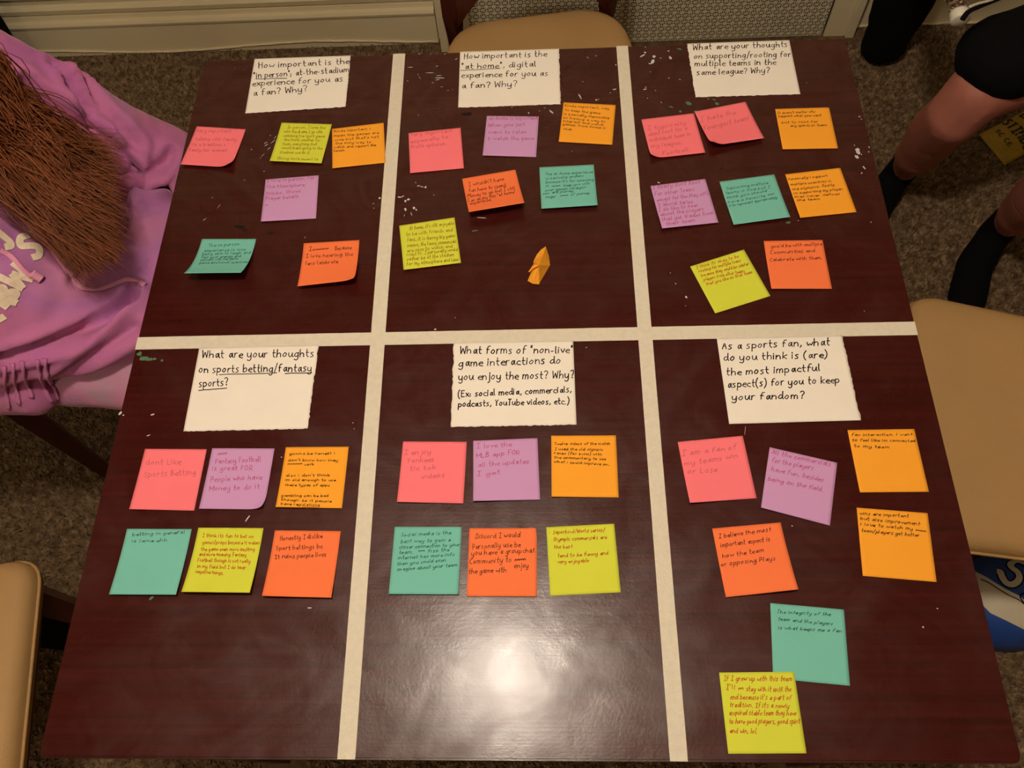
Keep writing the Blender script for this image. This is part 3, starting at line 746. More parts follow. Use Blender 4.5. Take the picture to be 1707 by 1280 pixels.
# --- sticky notes: (x, y, angle, left lift, right lift, corner rolls), colour by first letter
BR, BL, TR = (1, 1), (0, 1), (1, 0)
NOTES = {
'P1': ((-0.4789, 0.8528, -6.8, 0.0035, 0.004), [(1, 1, 0.0155, 0.017)], C6, 'grey', 12, 'pink sticky note with a curled corner, nearest the person in the lilac hoodie',
  [('Very important', 205, 135, 455, 132), ('talking with family', 195, 190, 490, 190), ('its a tradition +', 170, 230, 410, 225), ('family fav. moment', 150, 268, 420, 264)]),
'Y1': ((-0.3511, 0.8547, -4.7, 0.0035, 0.0025), [], C6, 'brown', 11, 'yellow sticky note full of brown writing, left of the orange note overlapping the tape',
  [('In person, I love the', 850, 105, 1120, 108), ('with the drama I go with', 825, 135, 1100, 138), ('watching live sport games', 820, 163, 1120, 168), ('the food, weather for', 825, 190, 1085, 195), ('them, everything that', 815, 222, 1060, 224), ('would make going to the', 810, 248, 1100, 253), ('stadium worth it.', 795, 280, 1015, 286), ('(Bring more meant to', 780, 325, 1070, 332)]),
'O1': ((-0.2739, 0.8394, 6.6, 0.0015, 0.0), [], C6, 'black', 9, 'orange sticky note just overlapping the left long tape near its far end',
  [('Kinda important, i', 1185, 133, 1440, 113), ('mean the games are', 1180, 165, 1500, 142), ("nice but that's not", 1190, 193, 1500, 170), ('the only way to', 1190, 217, 1445, 207), ('watch and support the', 1185, 245, 1480, 230), ('team.', 1180, 270, 1265, 265)]),
'V1': ((-0.36, 0.7482, 3.6, 0.0025, 0.0), [], C6, 'magenta', 13, 'purple sticky note below the yellow one in the far left section',
  [('I love in person, for', 705, 490, 1045, 465), ('the Atmosphere,', 705, 530, 980, 515), ('Drinks, Shows', 697, 577, 945, 560), ('Player Details', 695, 612, 930, 597), ('+', 690, 655, 712, 655)]),
'T1': ((-0.4345, 0.6470, -1.6, 0.023, 0.024), [], C6, 'teal', 9, 'teal sticky note curling well up off the table in the far left section',
  [('The in person', 285, 932, 510, 915), ('experience is nice', 255, 958, 555, 943), ('being able to laugh and', 240, 978, 590, 960), ('feel your energy and', 235, 998, 520, 983), ('connect with the game', 228, 1015, 500, 1000), ('game emotional spectrum', 220, 1036, 580, 1022)]),
'R1': ((-0.2913, 0.6356, 2.5, 0.0095, 0.015), [(1, 1, 0.012, 0.02)], C6, 'black', 14, 'red-orange sticky note curling up, right of the curled teal one',
  [('I', 1005, 975, 1027, 973), ('~', 1035, 975, 1150, 962), ('Because', 1195, 965, 1310, 955), ('I love hearing the', 985, 1022, 1320, 998), ('fans Celebrate.', 978, 1072, 1225, 1050)]),
'P2': ((-0.1601, 0.8268, 5.5, 0.0015, 0.0), [], C3, 'grey', 13, 'pink sticky note in the far middle section beside the left long tape',
  [('Very important', 105, 715, 400, 685), ('especially to', 108, 765, 370, 728), ('Profit optimism.', 110, 802, 360, 776)]),
'V2': ((-0.0464, 0.8554, -3.4, 0.0015, 0.0), [], C3, 'magenta', 14, 'purple sticky note just below the at home question card',
  [('at-home is important', 660, 600, 1010, 597), ('When you just', 660, 648, 915, 640), ('want to relax', 658, 697, 925, 695), ('& watch the game', 655, 742, 980, 742)]),
'O2': ((0.0662, 0.8771, -6.5, 0.0005, 0.0005), [], C3, 'black', 9, 'orange sticky note right of the purple one in the far middle section',
  [('Kinda important, way', 1205, 505, 1515, 525), ('to keep the game', 1205, 535, 1450, 558), ('is basically impossible', 1195, 562, 1515, 592), ('so having a way to', 1190, 588, 1490, 617), ('interact and watch', 1190, 612, 1475, 640), ('games from home is', 1185, 635, 1490, 664), ('nice.', 1195, 668, 1255, 672)]),
'R2': ((-0.0789, 0.7396, 10.4, 0.0175, 0.017), [], C3, 'black', 13, 'red-orange sticky note lifted off the table in the far middle section',
  [("I wouldn't have", 520, 1062, 765, 1020), ('fun have to spend', 520, 1098, 778, 1058), ('Money to go but I still', 512, 1135, 845, 1075), ('Can enjoy the "at home"', 515, 1168, 848, 1102), ('experience.', 530, 1188, 680, 1158)]),
'T2': ((0.0296, 0.7561, 1.7, 0.0045, 0.006), [], C3, 'teal', 9, 'teal sticky note in the far middle section beside the right long tape',
  [('The at home experience', 1060, 992, 1400, 975), ('is basically endless', 1065, 1022, 1335, 1000), ("because it's for selecting", 1065, 1048, 1405, 1028), ('it', 1065, 1075, 1085, 1072), ('~', 1110, 1072, 1170, 1067), ('keep you with', 1195, 1070, 1380, 1052), ('your games straight', 1060, 1103, 1350, 1082), ('~', 1045, 1127, 1090, 1122), ('and journey', 1110, 1118, 1260, 1107), ('longer', 1065, 1152, 1135, 1148), ('~', 1170, 1140, 1225, 1135), ('of journey', 1245, 1135, 1375, 1120)]),
'Y2': ((-0.1624, 0.6611, 8.8, 0.004, 0.0005), [], C7, 'brown', 14, 'yellow sticky note full of writing, left of the folded orange paper',
  [("At home, it's still enjoyable", 95, 572, 412, 532), ('to be with friends and', 72, 612, 400, 580), ('fans, it is during big game', 80, 650, 415, 622), ('season, the funny commercials', 78, 688, 428, 662), ('are nice to watch and', 78, 725, 400, 695), ('react to. I personally would', 78, 752, 435, 718), ('rather be at the stadium', 80, 785, 410, 755), ('for my atmosphere and idea', 78, 818, 440, 790)]),
'P3': ((0.1773, 0.8391, 6.6, 0.003, 0.002), [(0, 1, 0.013, 0.014)], C4, 'grey', 15, 'pink sticky note with five lines of writing, right next to the right long tape',
  [('I typically', 165, 712, 440, 672), ('dont root for a', 175, 752, 445, 710), ('individual team in', 180, 790, 470, 750), ('my league.', 190, 832, 410, 810), ('Football.', 270, 885, 465, 858)]),
'P4': ((0.2545, 0.8508, 12.2, 0.010, 0.005), [(0, 1, 0.014, 0.014)], C4, 'grey', 18, 'tilted pink sticky note below the multiple teams question card',
  [('I hate the', 550, 650, 790, 600), ('Youngest team!', 565, 705, 890, 640)]),
'O3': ((0.3691, 0.8512, -0.1, 0.001, 0.0), [], C4, 'black', 9, 'orange sticky note farthest right in the far right section',
  [("It doesn't matter who", 1092, 600, 1360, 590), ('support what you want', 1098, 622, 1402, 618), ('but to root for', 1125, 668, 1380, 664), ('any sports or teams', 1185, 692, 1445, 688)]),
'V3': ((0.1821, 0.7178, 7.3, 0.0045, 0.0015), [], C8, 'magenta', 15, 'purple sticky note full of writing, left of the teal one in the far right section',
  [('I Really dont Root', 120, 240, 455, 198), ('For other Teams', 135, 285, 415, 250), ('except for the Play offs', 150, 325, 515, 280), ('& World Series', 160, 362, 405, 335), ('I do like to hear', 165, 395, 440, 362), ('about the players', 175, 428, 480, 390), ('that get traded from', 185, 465, 550, 418), ('their team', 215, 495, 420, 470)]),
'T3': ((0.2764, 0.7219, 7.6, 0.003, 0.0035), [], C8, 'teal', 9, 'teal sticky note between the purple and orange ones in the far right section',
  [('Supporting multiple', 640, 240, 940, 200), ('teams is fine but I', 637, 272, 955, 228), ('think you should', 645, 305, 930, 255), ('have a favorite', 655, 335, 918, 290), ('~', 940, 282, 985, 272), ('& to represent appropriately', 662, 362, 1005, 300)]),
'O4': ((0.3666, 0.7316, 6.5, 0.002, 0.0), [], C8, 'black', 9, 'tilted orange sticky note right of the teal one in the far right section',
  [('Personally i support', 1085, 175, 1360, 150), ('multiple countries in', 1103, 212, 1390, 188), ('the olympics. Really', 1115, 248, 1410, 215), ('im supporting my player,', 1125, 275, 1475, 245), ('that never defines', 1130, 302, 1450, 280), ('the team', 1150, 325, 1310, 315)]),
'Y3': ((0.224, 0.5838, 19.0, 0.001, 0.0), [], C8, 'red', 13, 'steeply tilted yellow sticky note just above the sideways tape',
  [('I think its okay to be', 430, 805, 730, 725), ('rooting for multiple teams', 450, 832, 750, 755), ('because they could be similar', 468, 862, 805, 780), ('players from other teams', 485, 890, 775, 830), ('that you like on that team', 503, 925, 830, 840)]),
'R3': ((0.3232, 0.6215, -0.5, 0.003, 0.001), [], C8, 'black', 13, 'red-orange sticky note right of the steeply tilted yellow one',
  [("you'd be with multiple", 960, 652, 1320, 640), ('Communities and', 957, 695, 1270, 688), ('Celebrate with them.', 955, 747, 1325, 738)]),
'P5': ((-0.4495, 0.3386, -1.1, 0.003, 0.0), [], D6, 'grey', 20, 'pink sticky note that says dont like sports betting, near the left table edge',
  [('dont Like', 320, 210, 550, 205), ('Sports Betting', 305, 290, 650, 272)]),
'V4': ((-0.3669, 0.3384, -1.0, 0.003, 0.002), [(1, 1, 0.014, 0.014)], D6, 'magenta', 19, 'purple sticky note with a curled corner, between pink and orange in the near left section',
  [('~', 790, 155, 850, 148), ('Fantasy Football', 770, 207, 1070, 190), ('is great FOR', 750, 252, 1015, 248), ('People who have', 740, 325, 1075, 305), ('Money to do it', 730, 385, 1060, 365)]),
'O5': ((-0.2772, 0.3386, -0.3, 0.0055, 0.001), [], D6, 'black', 9, 'orange sticky note covered in small writing, left of the left long tape',
  [('gonna be honest i', 1250, 150, 1545, 145), ("don't know how they", 1242, 190, 1565, 190), ('~', 1238, 212, 1330, 210), ('work', 1345, 217, 1408, 215), ("also i don't think", 1225, 288, 1510, 285), ('im old enough to use', 1222, 315, 1550, 318), ('these types of apps', 1220, 348, 1510, 352), ('gambling can be bad', 1197, 418, 1500, 420), ('though so it people', 1195, 445, 1520, 457), ('have regulations', 1195, 472, 1445, 482), ('_', 1330, 487, 1440, 487)]),
'T4': ((-0.4499, 0.24, -0.7, 0.006, 0.007), [], D6, 'teal', 12, 'teal sticky note nearest the left table edge, with two short lines of writing',
  [('betting in general', 238, 677, 580, 655), ('is lame ehh', 232, 720, 465, 710)]),
'Y4': ((-0.3663, 0.2407, -0.8, 0.011, 0.0105), [], D6, 'red', 13, 'yellow sticky note between teal and red-orange in the near left section',
  [('I think its fun to bet on', 688, 682, 1020, 682), ('games/props because it makes', 685, 725, 1060, 720), ('the game even more exciting', 675, 768, 1025, 762), ('and more meaning. Fantasy', 660, 800, 970, 798), ('Football though is not really', 650, 838, 995, 838), ('in my field but I do hear', 648, 878, 965, 880), ('negative things.', 638, 912, 820, 920)]),
'R4': ((-0.2765, 0.2369, -1.1, 0.0085, 0.006), [], D6, 'black', 16, 'red-orange sticky note that says sport bettings ruin lives, left of the left long tape',
  [('Honestly I dislike', 1190, 703, 1465, 685), ('Sport bettings bc', 1162, 765, 1465, 748), ('It ruins people lives', 1155, 818, 1490, 800)]),
'P6': ((-0.1362, 0.344, -1.1, 0.004, 0.001), [], D7, 'grey', 18, 'pink sticky note in the near middle section, above the teal one',
  [('I enjoy', 210, 225, 380, 220), ('Yankees', 225, 275, 400, 268), ('tic tok', 245, 325, 410, 318), ('videos', 318, 380, 470, 365)]),
'V5': ((-0.0524, 0.3437, 1.9, 0.0055, 0.001), [], D7, 'magenta', 17, 'purple sticky note below the non-live question card',
  [('I love the', 680, 185, 900, 172), ('MLB app FOR', 675, 245, 955, 222), ('all the updates', 685, 302, 1015, 282), ('I get', 680, 362, 830, 350)]),
'O6': ((0.0401, 0.349, -0.5, 0.003, 0.0), [], D7, 'black', 9, 'orange sticky note above the yellow one in the near middle section',
  [('Twelve videos of the match', 1180, 162, 1540, 162), ('I used the old olympic', 1183, 195, 1490, 200), ('races (for swim) with', 1180, 220, 1485, 232), ('the commentary to see', 1180, 248, 1510, 262), ('what i could improve on.', 1180, 275, 1535, 298)]),
'T5': ((-0.1389, 0.2399, -0.5, 0.0035, 0.0035), [], D7, 'teal', 13, 'teal sticky note full of writing in the near middle section',
  [('Social media is the', 185, 755, 512, 738), ('best way to gain a', 185, 797, 510, 785), ('closer connection to your', 175, 835, 570, 815), ('team.', 172, 868, 265, 865), ('~', 300, 854, 340, 852), ('Also the', 360, 858, 500, 847), ('internet has more info', 165, 905, 535, 878), ('than you could even', 158, 945, 475, 915), ('imagine about your team', 160, 980, 548, 947)]),
'R5': ((-0.0538, 0.2377, -0.4, 0.0015, 0.0015), [(1, 0, 0.012, 0.012)], D7, 'black', 19, 'red-orange sticky note about a group chat community, above the lamp glare',
  [('Discord I would', 670, 768, 960, 760), ('Personally use be', 650, 838, 960, 822), ('you have a groupchat', 645, 880, 1055, 860), ('Community to', 632, 935, 905, 922), ('~', 925, 920, 995, 914), ('enjoy', 922, 965, 1015, 960), ('the game with', 628, 1000, 870, 990)]),
'Y5': ((0.0329, 0.2382, 2.5, 0.0, 0.0), [], D7, 'red', 14, 'yellow sticky note about commercials in the near middle section',
  [('• Superbowl/World series/', 1150, 738, 1505, 722), ('Olympic commercials are', 1178, 785, 1518, 770), ('the best', 1180, 832, 1298, 830), ('tend to be funny and', 1205, 892, 1530, 875), ('very enjoyable', 1205, 932, 1405, 922)]),
'P7': ((0.1878, 0.3391, 5.0, 0.005, 0.0), [], D8, 'grey', 17, 'pink sticky note below the fandom question card, beside the right long tape',
  [('I am a fan of', 125, 207, 435, 170), ('my teams win', 140, 262, 445, 220), ('or Lose', 160, 308, 325, 298)]),
'V6': ((0.2929, 0.3311, -15.3, 0.0035, 0.0), [], D8, 'magenta', 15, 'purple sticky note turned clockwise below the fandom question card',
  [('All the commercials', 635, 193, 970, 265), ('for the players', 635, 240, 870, 285), ('have fun, besides', 632, 290, 930, 355), ('being on the field.', 615, 345, 930, 412)]),
'O7': ((0.3849, 0.3513, 0.2, 0.001, 0.0), [], D8, 'black', 9, 'upper of the two orange sticky notes at the near right',
  [('fan interaction. i want', 1090, 92, 1435, 90), ('to feel like im connected', 1095, 122, 1452, 128), ('to my team', 1105, 155, 1305, 165)]),
'O8': ((0.3788, 0.2578, -5.3, 0.0, 0.0005), [], D8, 'black', 11, 'lower of the two orange sticky notes at the near right',
  [('wins are important', 1133, 540, 1415, 555), ('but also improvement', 1138, 568, 1480, 602), ('i love to watch my', 1140, 600, 1440, 630), ('~', 1455, 634, 1515, 642), ('team/players get better', 1145, 638, 1475, 668)]),
'R6': ((0.2171, 0.2352, 4.8, 0.0025, 0.008), [], D8, 'black', 14, 'red-orange sticky note above the near teal one, right of the right long tape',
  [('I believe the most', 335, 672, 635, 632), ('important aspect is', 345, 720, 630, 685), ('how the team', 355, 780, 595, 745), ('or opposing Plays', 345, 828, 660, 790)]),
'T6': ((0.27, 0.1536, -5.3, 0.0, 0.0005), [], E1, 'teal', 14, 'teal sticky note partly covered by the nearest yellow note',
  [('The integrity of the', 615, 180, 1000, 200), ('team and the players', 622, 232, 1015, 268), ('is what keeps me a fan', 625, 295, 1080, 320)]),
'Y6': ((0.2087, 0.0834, 0.6, 0.001, 0.001), [], E1, 'red', 21, 'yellow sticky note overlapping the teal one, nearest to the near table edge',
  [('If I grew up with this team', 240, 660, 725, 662), ("I'll", 255, 722, 320, 722), ('~', 345, 727, 378, 724), ('stay with it until the', 400, 735, 720, 740), ("end because it's a part of", 285, 794, 720, 800), ('tradition. If its a newly', 282, 850, 705, 860), ('acquired stable team they have', 278, 907, 755, 912), ('to have good players, good spirit', 278, 970, 785, 972), ('and win, lol.', 282, 1037, 478, 1042)]),
}
for i, (k, (pose, roll, crop, ink, xh, lab, lines)) in enumerate(NOTES.items()):
    z = TZ+(0.0005 if k != 'Y6' else 0.00105)
    srf = Note(*pose, roll=roll, z=z)
    o = sheet('sticky_note', srf, M_NOTE[k[0]], 20, 24, 0.00012, lab, 'sticky note', 'sticky notes on the table')
    q = QP[k]
    handwriting(srf, q, crop, LN(xh, *lines), {'grey': 0.0008, 'magenta': 0.00062, 'brown': 0.00065, 'red': 0.0007, 'black': 0.00062, 'teal': 0.00055}[ink], ink if ink != 'teal' else 'teal', o, 100+i, 0.14 if ink != 'teal' else 0.35, 0.13, 0.00022)

# ================================================================= FOLDED ORANGE PAPER
cr = thing('folded_paper', 'small folded orange paper bird lying on its side in the far middle section', 'origami')
def cp3(px, py, dz):    # point of the fold at a height above the table
    x = 860+px/12.8; y = 390+py/12.8
    return at(x, y, TZ+dz)
def fold(name, pts, faces, th=0.0005):
    bm = bmesh.new(); vs = [bm.verts.new(cp3(*p)) for p in pts]
    for f in faces: bm.faces.new([vs[i] for i in f])
    bmesh.ops.recalc_face_normals(bm, faces=bm.faces)
    bmesh.ops.solidify(bm, geom=list(bm.faces), thickness=th)
    return obj(name, bm, M_NOTE['O'], cr)
# wing: two facets meeting at the raised ridge
fold('wing', [(638, 265, 0.010), (375, 580, 0.004), (490, 665, 0.021), (600, 400, 0.014), (375, 660, 0.003), (455, 425, 0.007), (540, 330, 0.009), (355, 740, 0.004)], [(0, 6, 3), (6, 5, 3), (5, 1, 3), (1, 2, 3), (1, 4, 2), (4, 7, 2)])
fold('wing', [(638, 265, 0.010), (600, 400, 0.0142), (490, 665, 0.0212), (705, 470, 0.003), (730, 665, 0.0012), (498, 1060, 0.0008), (500, 800, 0.013)], [(0, 1, 3), (1, 2, 4, 3), (2, 6, 4), (6, 5, 4)])
fold('body', [(490, 665, 0.0205), (345, 760, 0.010), (248, 1000, 0.0008), (355, 1060, 0.0030), (495, 1075, 0.0008), (490, 800, 0.0135), (375, 790, 0.014)], [(0, 6, 3, 5), (0, 1, 6), (6, 1, 2, 3), (5, 3, 4)])
fold('neck', [(490, 665, 0.022), (375, 650, 0.014), (265, 805, 0.012), (285, 812, 0.012), (355, 742, 0.016)], [(0, 1, 4), (1, 2, 3, 4)])
fold('beak', [(430, 655, 0.022), (490, 670, 0.0235), (370, 745, 0.0185)], [(0, 1, 2)])

# ================================================================= CHAIRS
def make_chair(label, loc, yaw, fw=0.44, bw=0.37, dp=0.42, hz=0.46):
    """local frame: faces +x, origin on the floor under the seat"""
    t = thing('dining_chair', label, 'chair', loc, yaw)
    x1, x0 = dp/2, -dp/2
    # cushion outline with rounded corners
    cor = [(x1, -fw/2, 0.045), (x1, fw/2, 0.045), (x0, bw/2, 0.075), (x0, -bw/2, 0.075)]
    def outline(ins):
        pts = []; n = len(cor)
        for i in range(n):
            p = Vector(cor[i][:2]); a = Vector(cor[i-1][:2]); b = Vector(cor[(i+1) % n][:2]); r = cor[i][2]
            u = (a-p).normalized(); v = (b-p).normalized(); p0 = p+u*r*1.1; p1 = p+v*r*1.1
            for k in range(8):
                q = k/7; c = p0*(1-q)**2+p*2*q*(1-q)+p1*q*q; pts.append(c)
        # gentle bow of the back edge
        out = []
        for c in pts:
            if c.x < x0+0.1: c = Vector((c.x-0.022*(1-(c.y/(bw/2))**2) if abs(c.y) < bw/2 else c.x, c.y))
            d = c.length; out.append(c*(1-ins/d))
        return out
    bm = bmesh.new(); rings = []
    for ins, z in ((0.012, hz-0.052), (0.002, hz-0.046), (0.0, hz-0.032), (0.001, hz-0.018), (0.008, hz-0.006), (0.022, hz), (0.05, hz+0.004), (0.11, hz+0.007)):
        rings.append([bm.verts.new((c.x, c.y, z)) for c in outline(ins)])
    for i in range(len(rings)-1):
        n = len(rings[i])
        for k in range(n): bm.faces.new((rings[i][k], rings[i][(k+1) % n], rings[i+1][(k+1) % n], rings[i+1][k]))
    bm.faces.new(rings[0][::-1]); bm.faces.new(rings[-1])
    seat = obj('seat', bm, M_TAN, t, True)
    bm = bmesh.new(); pts = [(c.x, c.y, hz-0.030) for c in outline(-0.0008)]; pts.append(pts[0])
    tube(bm, pts, 0.0028, 6); obj('piping', bm, M_TAN, seat, True)
    bm = newbox(x0+0.03, x1-0.03, -bw/2+0.01, bw/2-0.01, hz-0.10, hz-0.0525, 0.003); obj('seat_frame', bm, M_WOOD, t)
    for sy in (-1, 1):
        bm = bmesh.new(); tube(bm, [(x1-0.045, sy*(fw/2-0.045), hz-0.056), (x1-0.042, sy*(fw/2-0.042), 0.2), (x1-0.036, sy*(fw/2-0.036), 0.0)], [0.026, 0.022, 0.016], 4)
        obj('leg', bm, M_WOOD, t)
        yb = sy*(bw/2-0.020)
        bm = bmesh.new(); tube(bm, [(x0-0.06, yb, 0.0), (x0-0.038, yb, 0.22), (x0-0.030, yb, 0.46), (x0-0.045, yb, 0.70), (x0-0.085, yb*0.98, 0.93)], [0.017, 0.021, 0.022, 0.020, 0.016], 4)
        obj('back_post', bm, M_WOOD, t)
        
    def rail(name, xoff, z0f, z1f):
        bm = bmesh.new(); n = 14; rr = []
        for i in range(n+1):
            s = -1+2*i/n; y = s*(bw/2-0.028); x = x0+xoff-0.022*(1-s*s)
            zb, zt = z0f(s), z1f(s)
            rr.append([bm.verts.new((x-0.009, y, zb)), bm.verts.new((x+0.009, y, zb)), bm.verts.new((x+0.009-0.01, y, zt)), bm.verts.new((x-0.009-0.01, y, zt))])
        for i in range(n):
            for k in range(4): bm.faces.new((rr[i][k], rr[i][(k+1) % 4], rr[i+1][(k+1) % 4], rr[i+1][k]))
        bm.faces.new(rr[0][::-1]); bm.faces.new(rr[-1]); bmesh.ops.recalc_face_normals(bm, faces=bm.faces)
        obj(name, bm, M_WOOD, t)
    rail('lower_rail', -0.026, lambda s: 0.438+0.10*(1-s*s), lambda s: 0.60+0.03*(1-s*s))
    rail('middle_rail', -0.050, lambda s: 0.70+0.03*(1-s*s), lambda s: 0.76+0.03*(1-s*s))
    rail('top_rail', -0.083, lambda s: 0.86+0.02*(1-s*s), lambda s: 0.935+0.03*(1-s*s))
    return t
make_chair('empty chair with tan seat at the far side, in front of the radiator cover', (0.041, 1.205, 0), R_(-90+7))
def rot(v, a): return Vector((v[0]*math.cos(a)-v[1]*math.sin(a), v[0]*math.sin(a)+v[1]*math.cos(a), 0))
ya = R_(180-12); c = Vector((0.60, 0.515, 0))-rot((0.22, 0), ya); make_chair('empty chair with tan seat at the right side, above the blue and white bag', c, ya, 0.435, 0.375, 0.44)
ya = R_(9.5); c = Vector((-0.716, 0.073, 0))-rot((0.21, 0), ya); make_chair('empty chair with tan seat at the near left of the table', c, ya)
make_chair('chair the person in the lilac hoodie sits on', (-1.085, 0.745, 0), R_(2))
make_chair('chair the person in black shorts sits on', (1.48, 1.24, 0), R_(188))

# ================================================================= CEILING LAMP
lampT = thing('pendant_lamp', 'brass pendant lamp with a glowing glass globe above the table', 'lamp', tuple(LAMP))
bm = bmesh.new(); bmesh.ops.create_uvsphere(bm, u_segments=24, v_segments=16, radius=0.072)
g = obj('globe', bm, M_BULB, lampT, True); g.visible_shadow = True
bm = lathe(bmesh.new(), [(0.03, 0.078), (0.034, 0.082), (0.03, 0.11), (0.006, 0.118), (0.005, 0.2), (0.055, 0.205), (0.06, 0.2195)]); obj('stem', bm, M_BRASS, lampT, True)

# ================================================================= PEOPLE
def face_parts(body, hc, fwd, up, r, skin_only=False):
    side = fwd.cross(up).normalized()
    for s in (-1, 1):
        e = hc+fwd*(r*0.86)+side*(s*r*0.36)+up*(r*0.02)
        bm = bmesh.new(); bmesh.ops.create_uvsphere(bm, u_segments=12, v_segments=8, radius=0.011, matrix=Matrix.Translation(e))
        eye = obj('eye', bm, M_WHITE, body, True)
        bm = bmesh.new(); bmesh.ops.create_uvsphere(bm, u_segments=10, v_segments=6, radius=0.0055, matrix=Matrix.Translation(e+fwd*0.0072))
        obj('iris', bm, M_BLACK, body, True)
    bm = bmesh.new(); m0 = hc+fwd*(r*0.90)-up*(r*0.62)
    tube(bm, [m0-side*0.024-fwd*0.006, m0-side*0.012+fwd*0.001, m0+fwd*0.003, m0+side*0.012+fwd*0.001, m0+side*0.024-fwd*0.006], [0.002, 0.005, 0.006, 0.005, 0.002], 8)
    obj('lips', bm, mat('lips', lin(190, 104, 96), 0.4, 0.4), body, True)
def head_chain(hc, fwd, up, r):
    """skull, jaw, nose, ears as swept blobs (x,y,z,rx,ry,rz)"""
    side = fwd.cross(up).normalized()
    def pt(f, s, u, a, b=None, c=None):
        p = hc+fwd*f*r+side*s*r+up*u*r
        return (p.x, p.y, p.z, a*r, (b or a)*r, (c or a)*r)
    ch = [[pt(-0.15, 0, 0.22, .92), pt(0.05, 0, 0.15, .88), pt(0.20, 0, -0.20, .72)],
          [pt(0.25, 0, -0.35, .60), pt(0.42, 0, -0.82, .40)],
          [pt(0.90, 0, 0.05, .09), pt(1.04, 0, -0.28, .15)], [pt(0.98, -.12, -0.33, .10), pt(0.98, .12, -0.33, .10)]]
    for s in (-1, 1): ch.append([pt(-0.05, s*0.86, 0.10, .13), pt(-0.03, s*0.84, -0.25, .09)])
    return ch
def hand_chains(wr, dirv, palm_n, L=0.175, curl=0.6, thumb_side=1):
    d = dirv.normalized(); n = palm_n.normalized(); s = d.cross(n).normalized()*thumb_side
    ch = []
    def P_(f, q, z, r): p = wr+d*f*L+s*q*L+n*z*L; return (p.x, p.y, p.z, r, r, r)
    for q in (-0.16, -0.06, 0.05, 0.16): ch.append([P_(0.02, q*0.6, 0, 0.016), P_(0.48, q, 0, 0.0125)])
    for q, ln in ((-0.17, 0.34), (-0.06, 0.43), (0.055, 0.46), (0.17, 0.42)):
        pts = []; a = 0.15; pos = Vector((0.48, q, 0)); seg = ln/3
        for k in range(4):
            pts.append(P_(pos.x, pos.y, pos.z, 0.0094-0.0008*k)); a += curl*(0.75 if k else 0.55)
            pos = pos+Vector((math.cos(a), 0, math.sin(a)))*seg
        ch.append(pts)
    ch.append([P_(0.08, 0.12, 0.02, 0.0145), P_(0.28, 0.30, 0.10, 0.0115), P_(0.44, 0.36, 0.22, 0.0095), P_(0.56, 0.33, 0.32, 0.0085)])
    return ch

# ---- left: person in a lilac tie-dye hoodie
pl = thing('person', 'seated person in a lilac tie-dye hoodie with long auburn hair', 'person', (0, 0, 0))
hc = Vector((-0.72, 0.70, 1.17)); fwd = Vector((0.72, 0.02, -0.69)).normalized(); up = Vector((0.69, 0.0, 0.72)).normalized()
up = (up-fwd*up.dot(fwd)).normalized()
body_ch = head_chain(hc, fwd, up, 0.104)
body_ch += [[(-0.76, .70, 1.12, .055, .055, .055), (-0.83, .69, 1.00, .056, .06, .06), (-0.86, .68, .88, .09, .14, .10), (-0.87, .67, .70, .09, .12, .12), (-0.97, .70, .56, .11, .14, .07)],
            [(-0.84, .82, .94, .05, .05, .05), (-0.72, .90, .74, .038, .038, .038), (-0.60, .90, .60, .035, .035, .035), (-0.44, .80, .60, .026, .026, .026), (-0.40, .78, .60, .024, .024, .024)],
            [(-0.84, .54, .94, .05, .05, .05), (-0.79, .515, .715, .028, .028, .028), (-0.70, .55, .655, .022, .022, .020), (-0.44, .63, .635, .020, .020, .020), (-0.40, .64, .64, .024, .024, .024)],
            [(-0.86, .59, .54, .07, .07, .06), (-0.42, .56, .545, .052, .052, .052), (-0.38, .57, .50, .05, .05, .05), (-0.42, .58, .25, .04, .04, .04), (-0.42, .58, .09, .03, .03, .03), (-0.30, .58, .045, .04, .035, .02)],
            [(-0.86, .76, .54, .07, .07, .06), (-0.42, .78, .545, .052, .052, .052), (-0.38, .77, .50, .05, .05, .05), (-0.42, .76, .25, .04, .04, .04), (-0.42, .76, .09, .03, .03, .03), (-0.30, .76, .045, .04, .035, .02)]]
body_ch += hand_chains(Vector((-0.40, .78, .60)), Vector((1, -0.25, 0.0)), Vector((0, 0, -1)), curl=0.4)
body_ch += hand_chains(Vector((-0.40, .64, .64)), Vector((1, 0.25, 0.0)), Vector((0, 0, -1)), curl=0.4, thumb_side=-1)
bodyL = blob('body', body_ch, 0.0065, M_SKIN, pl, 4)
face_parts(bodyL, hc, fwd, up, 0.104)
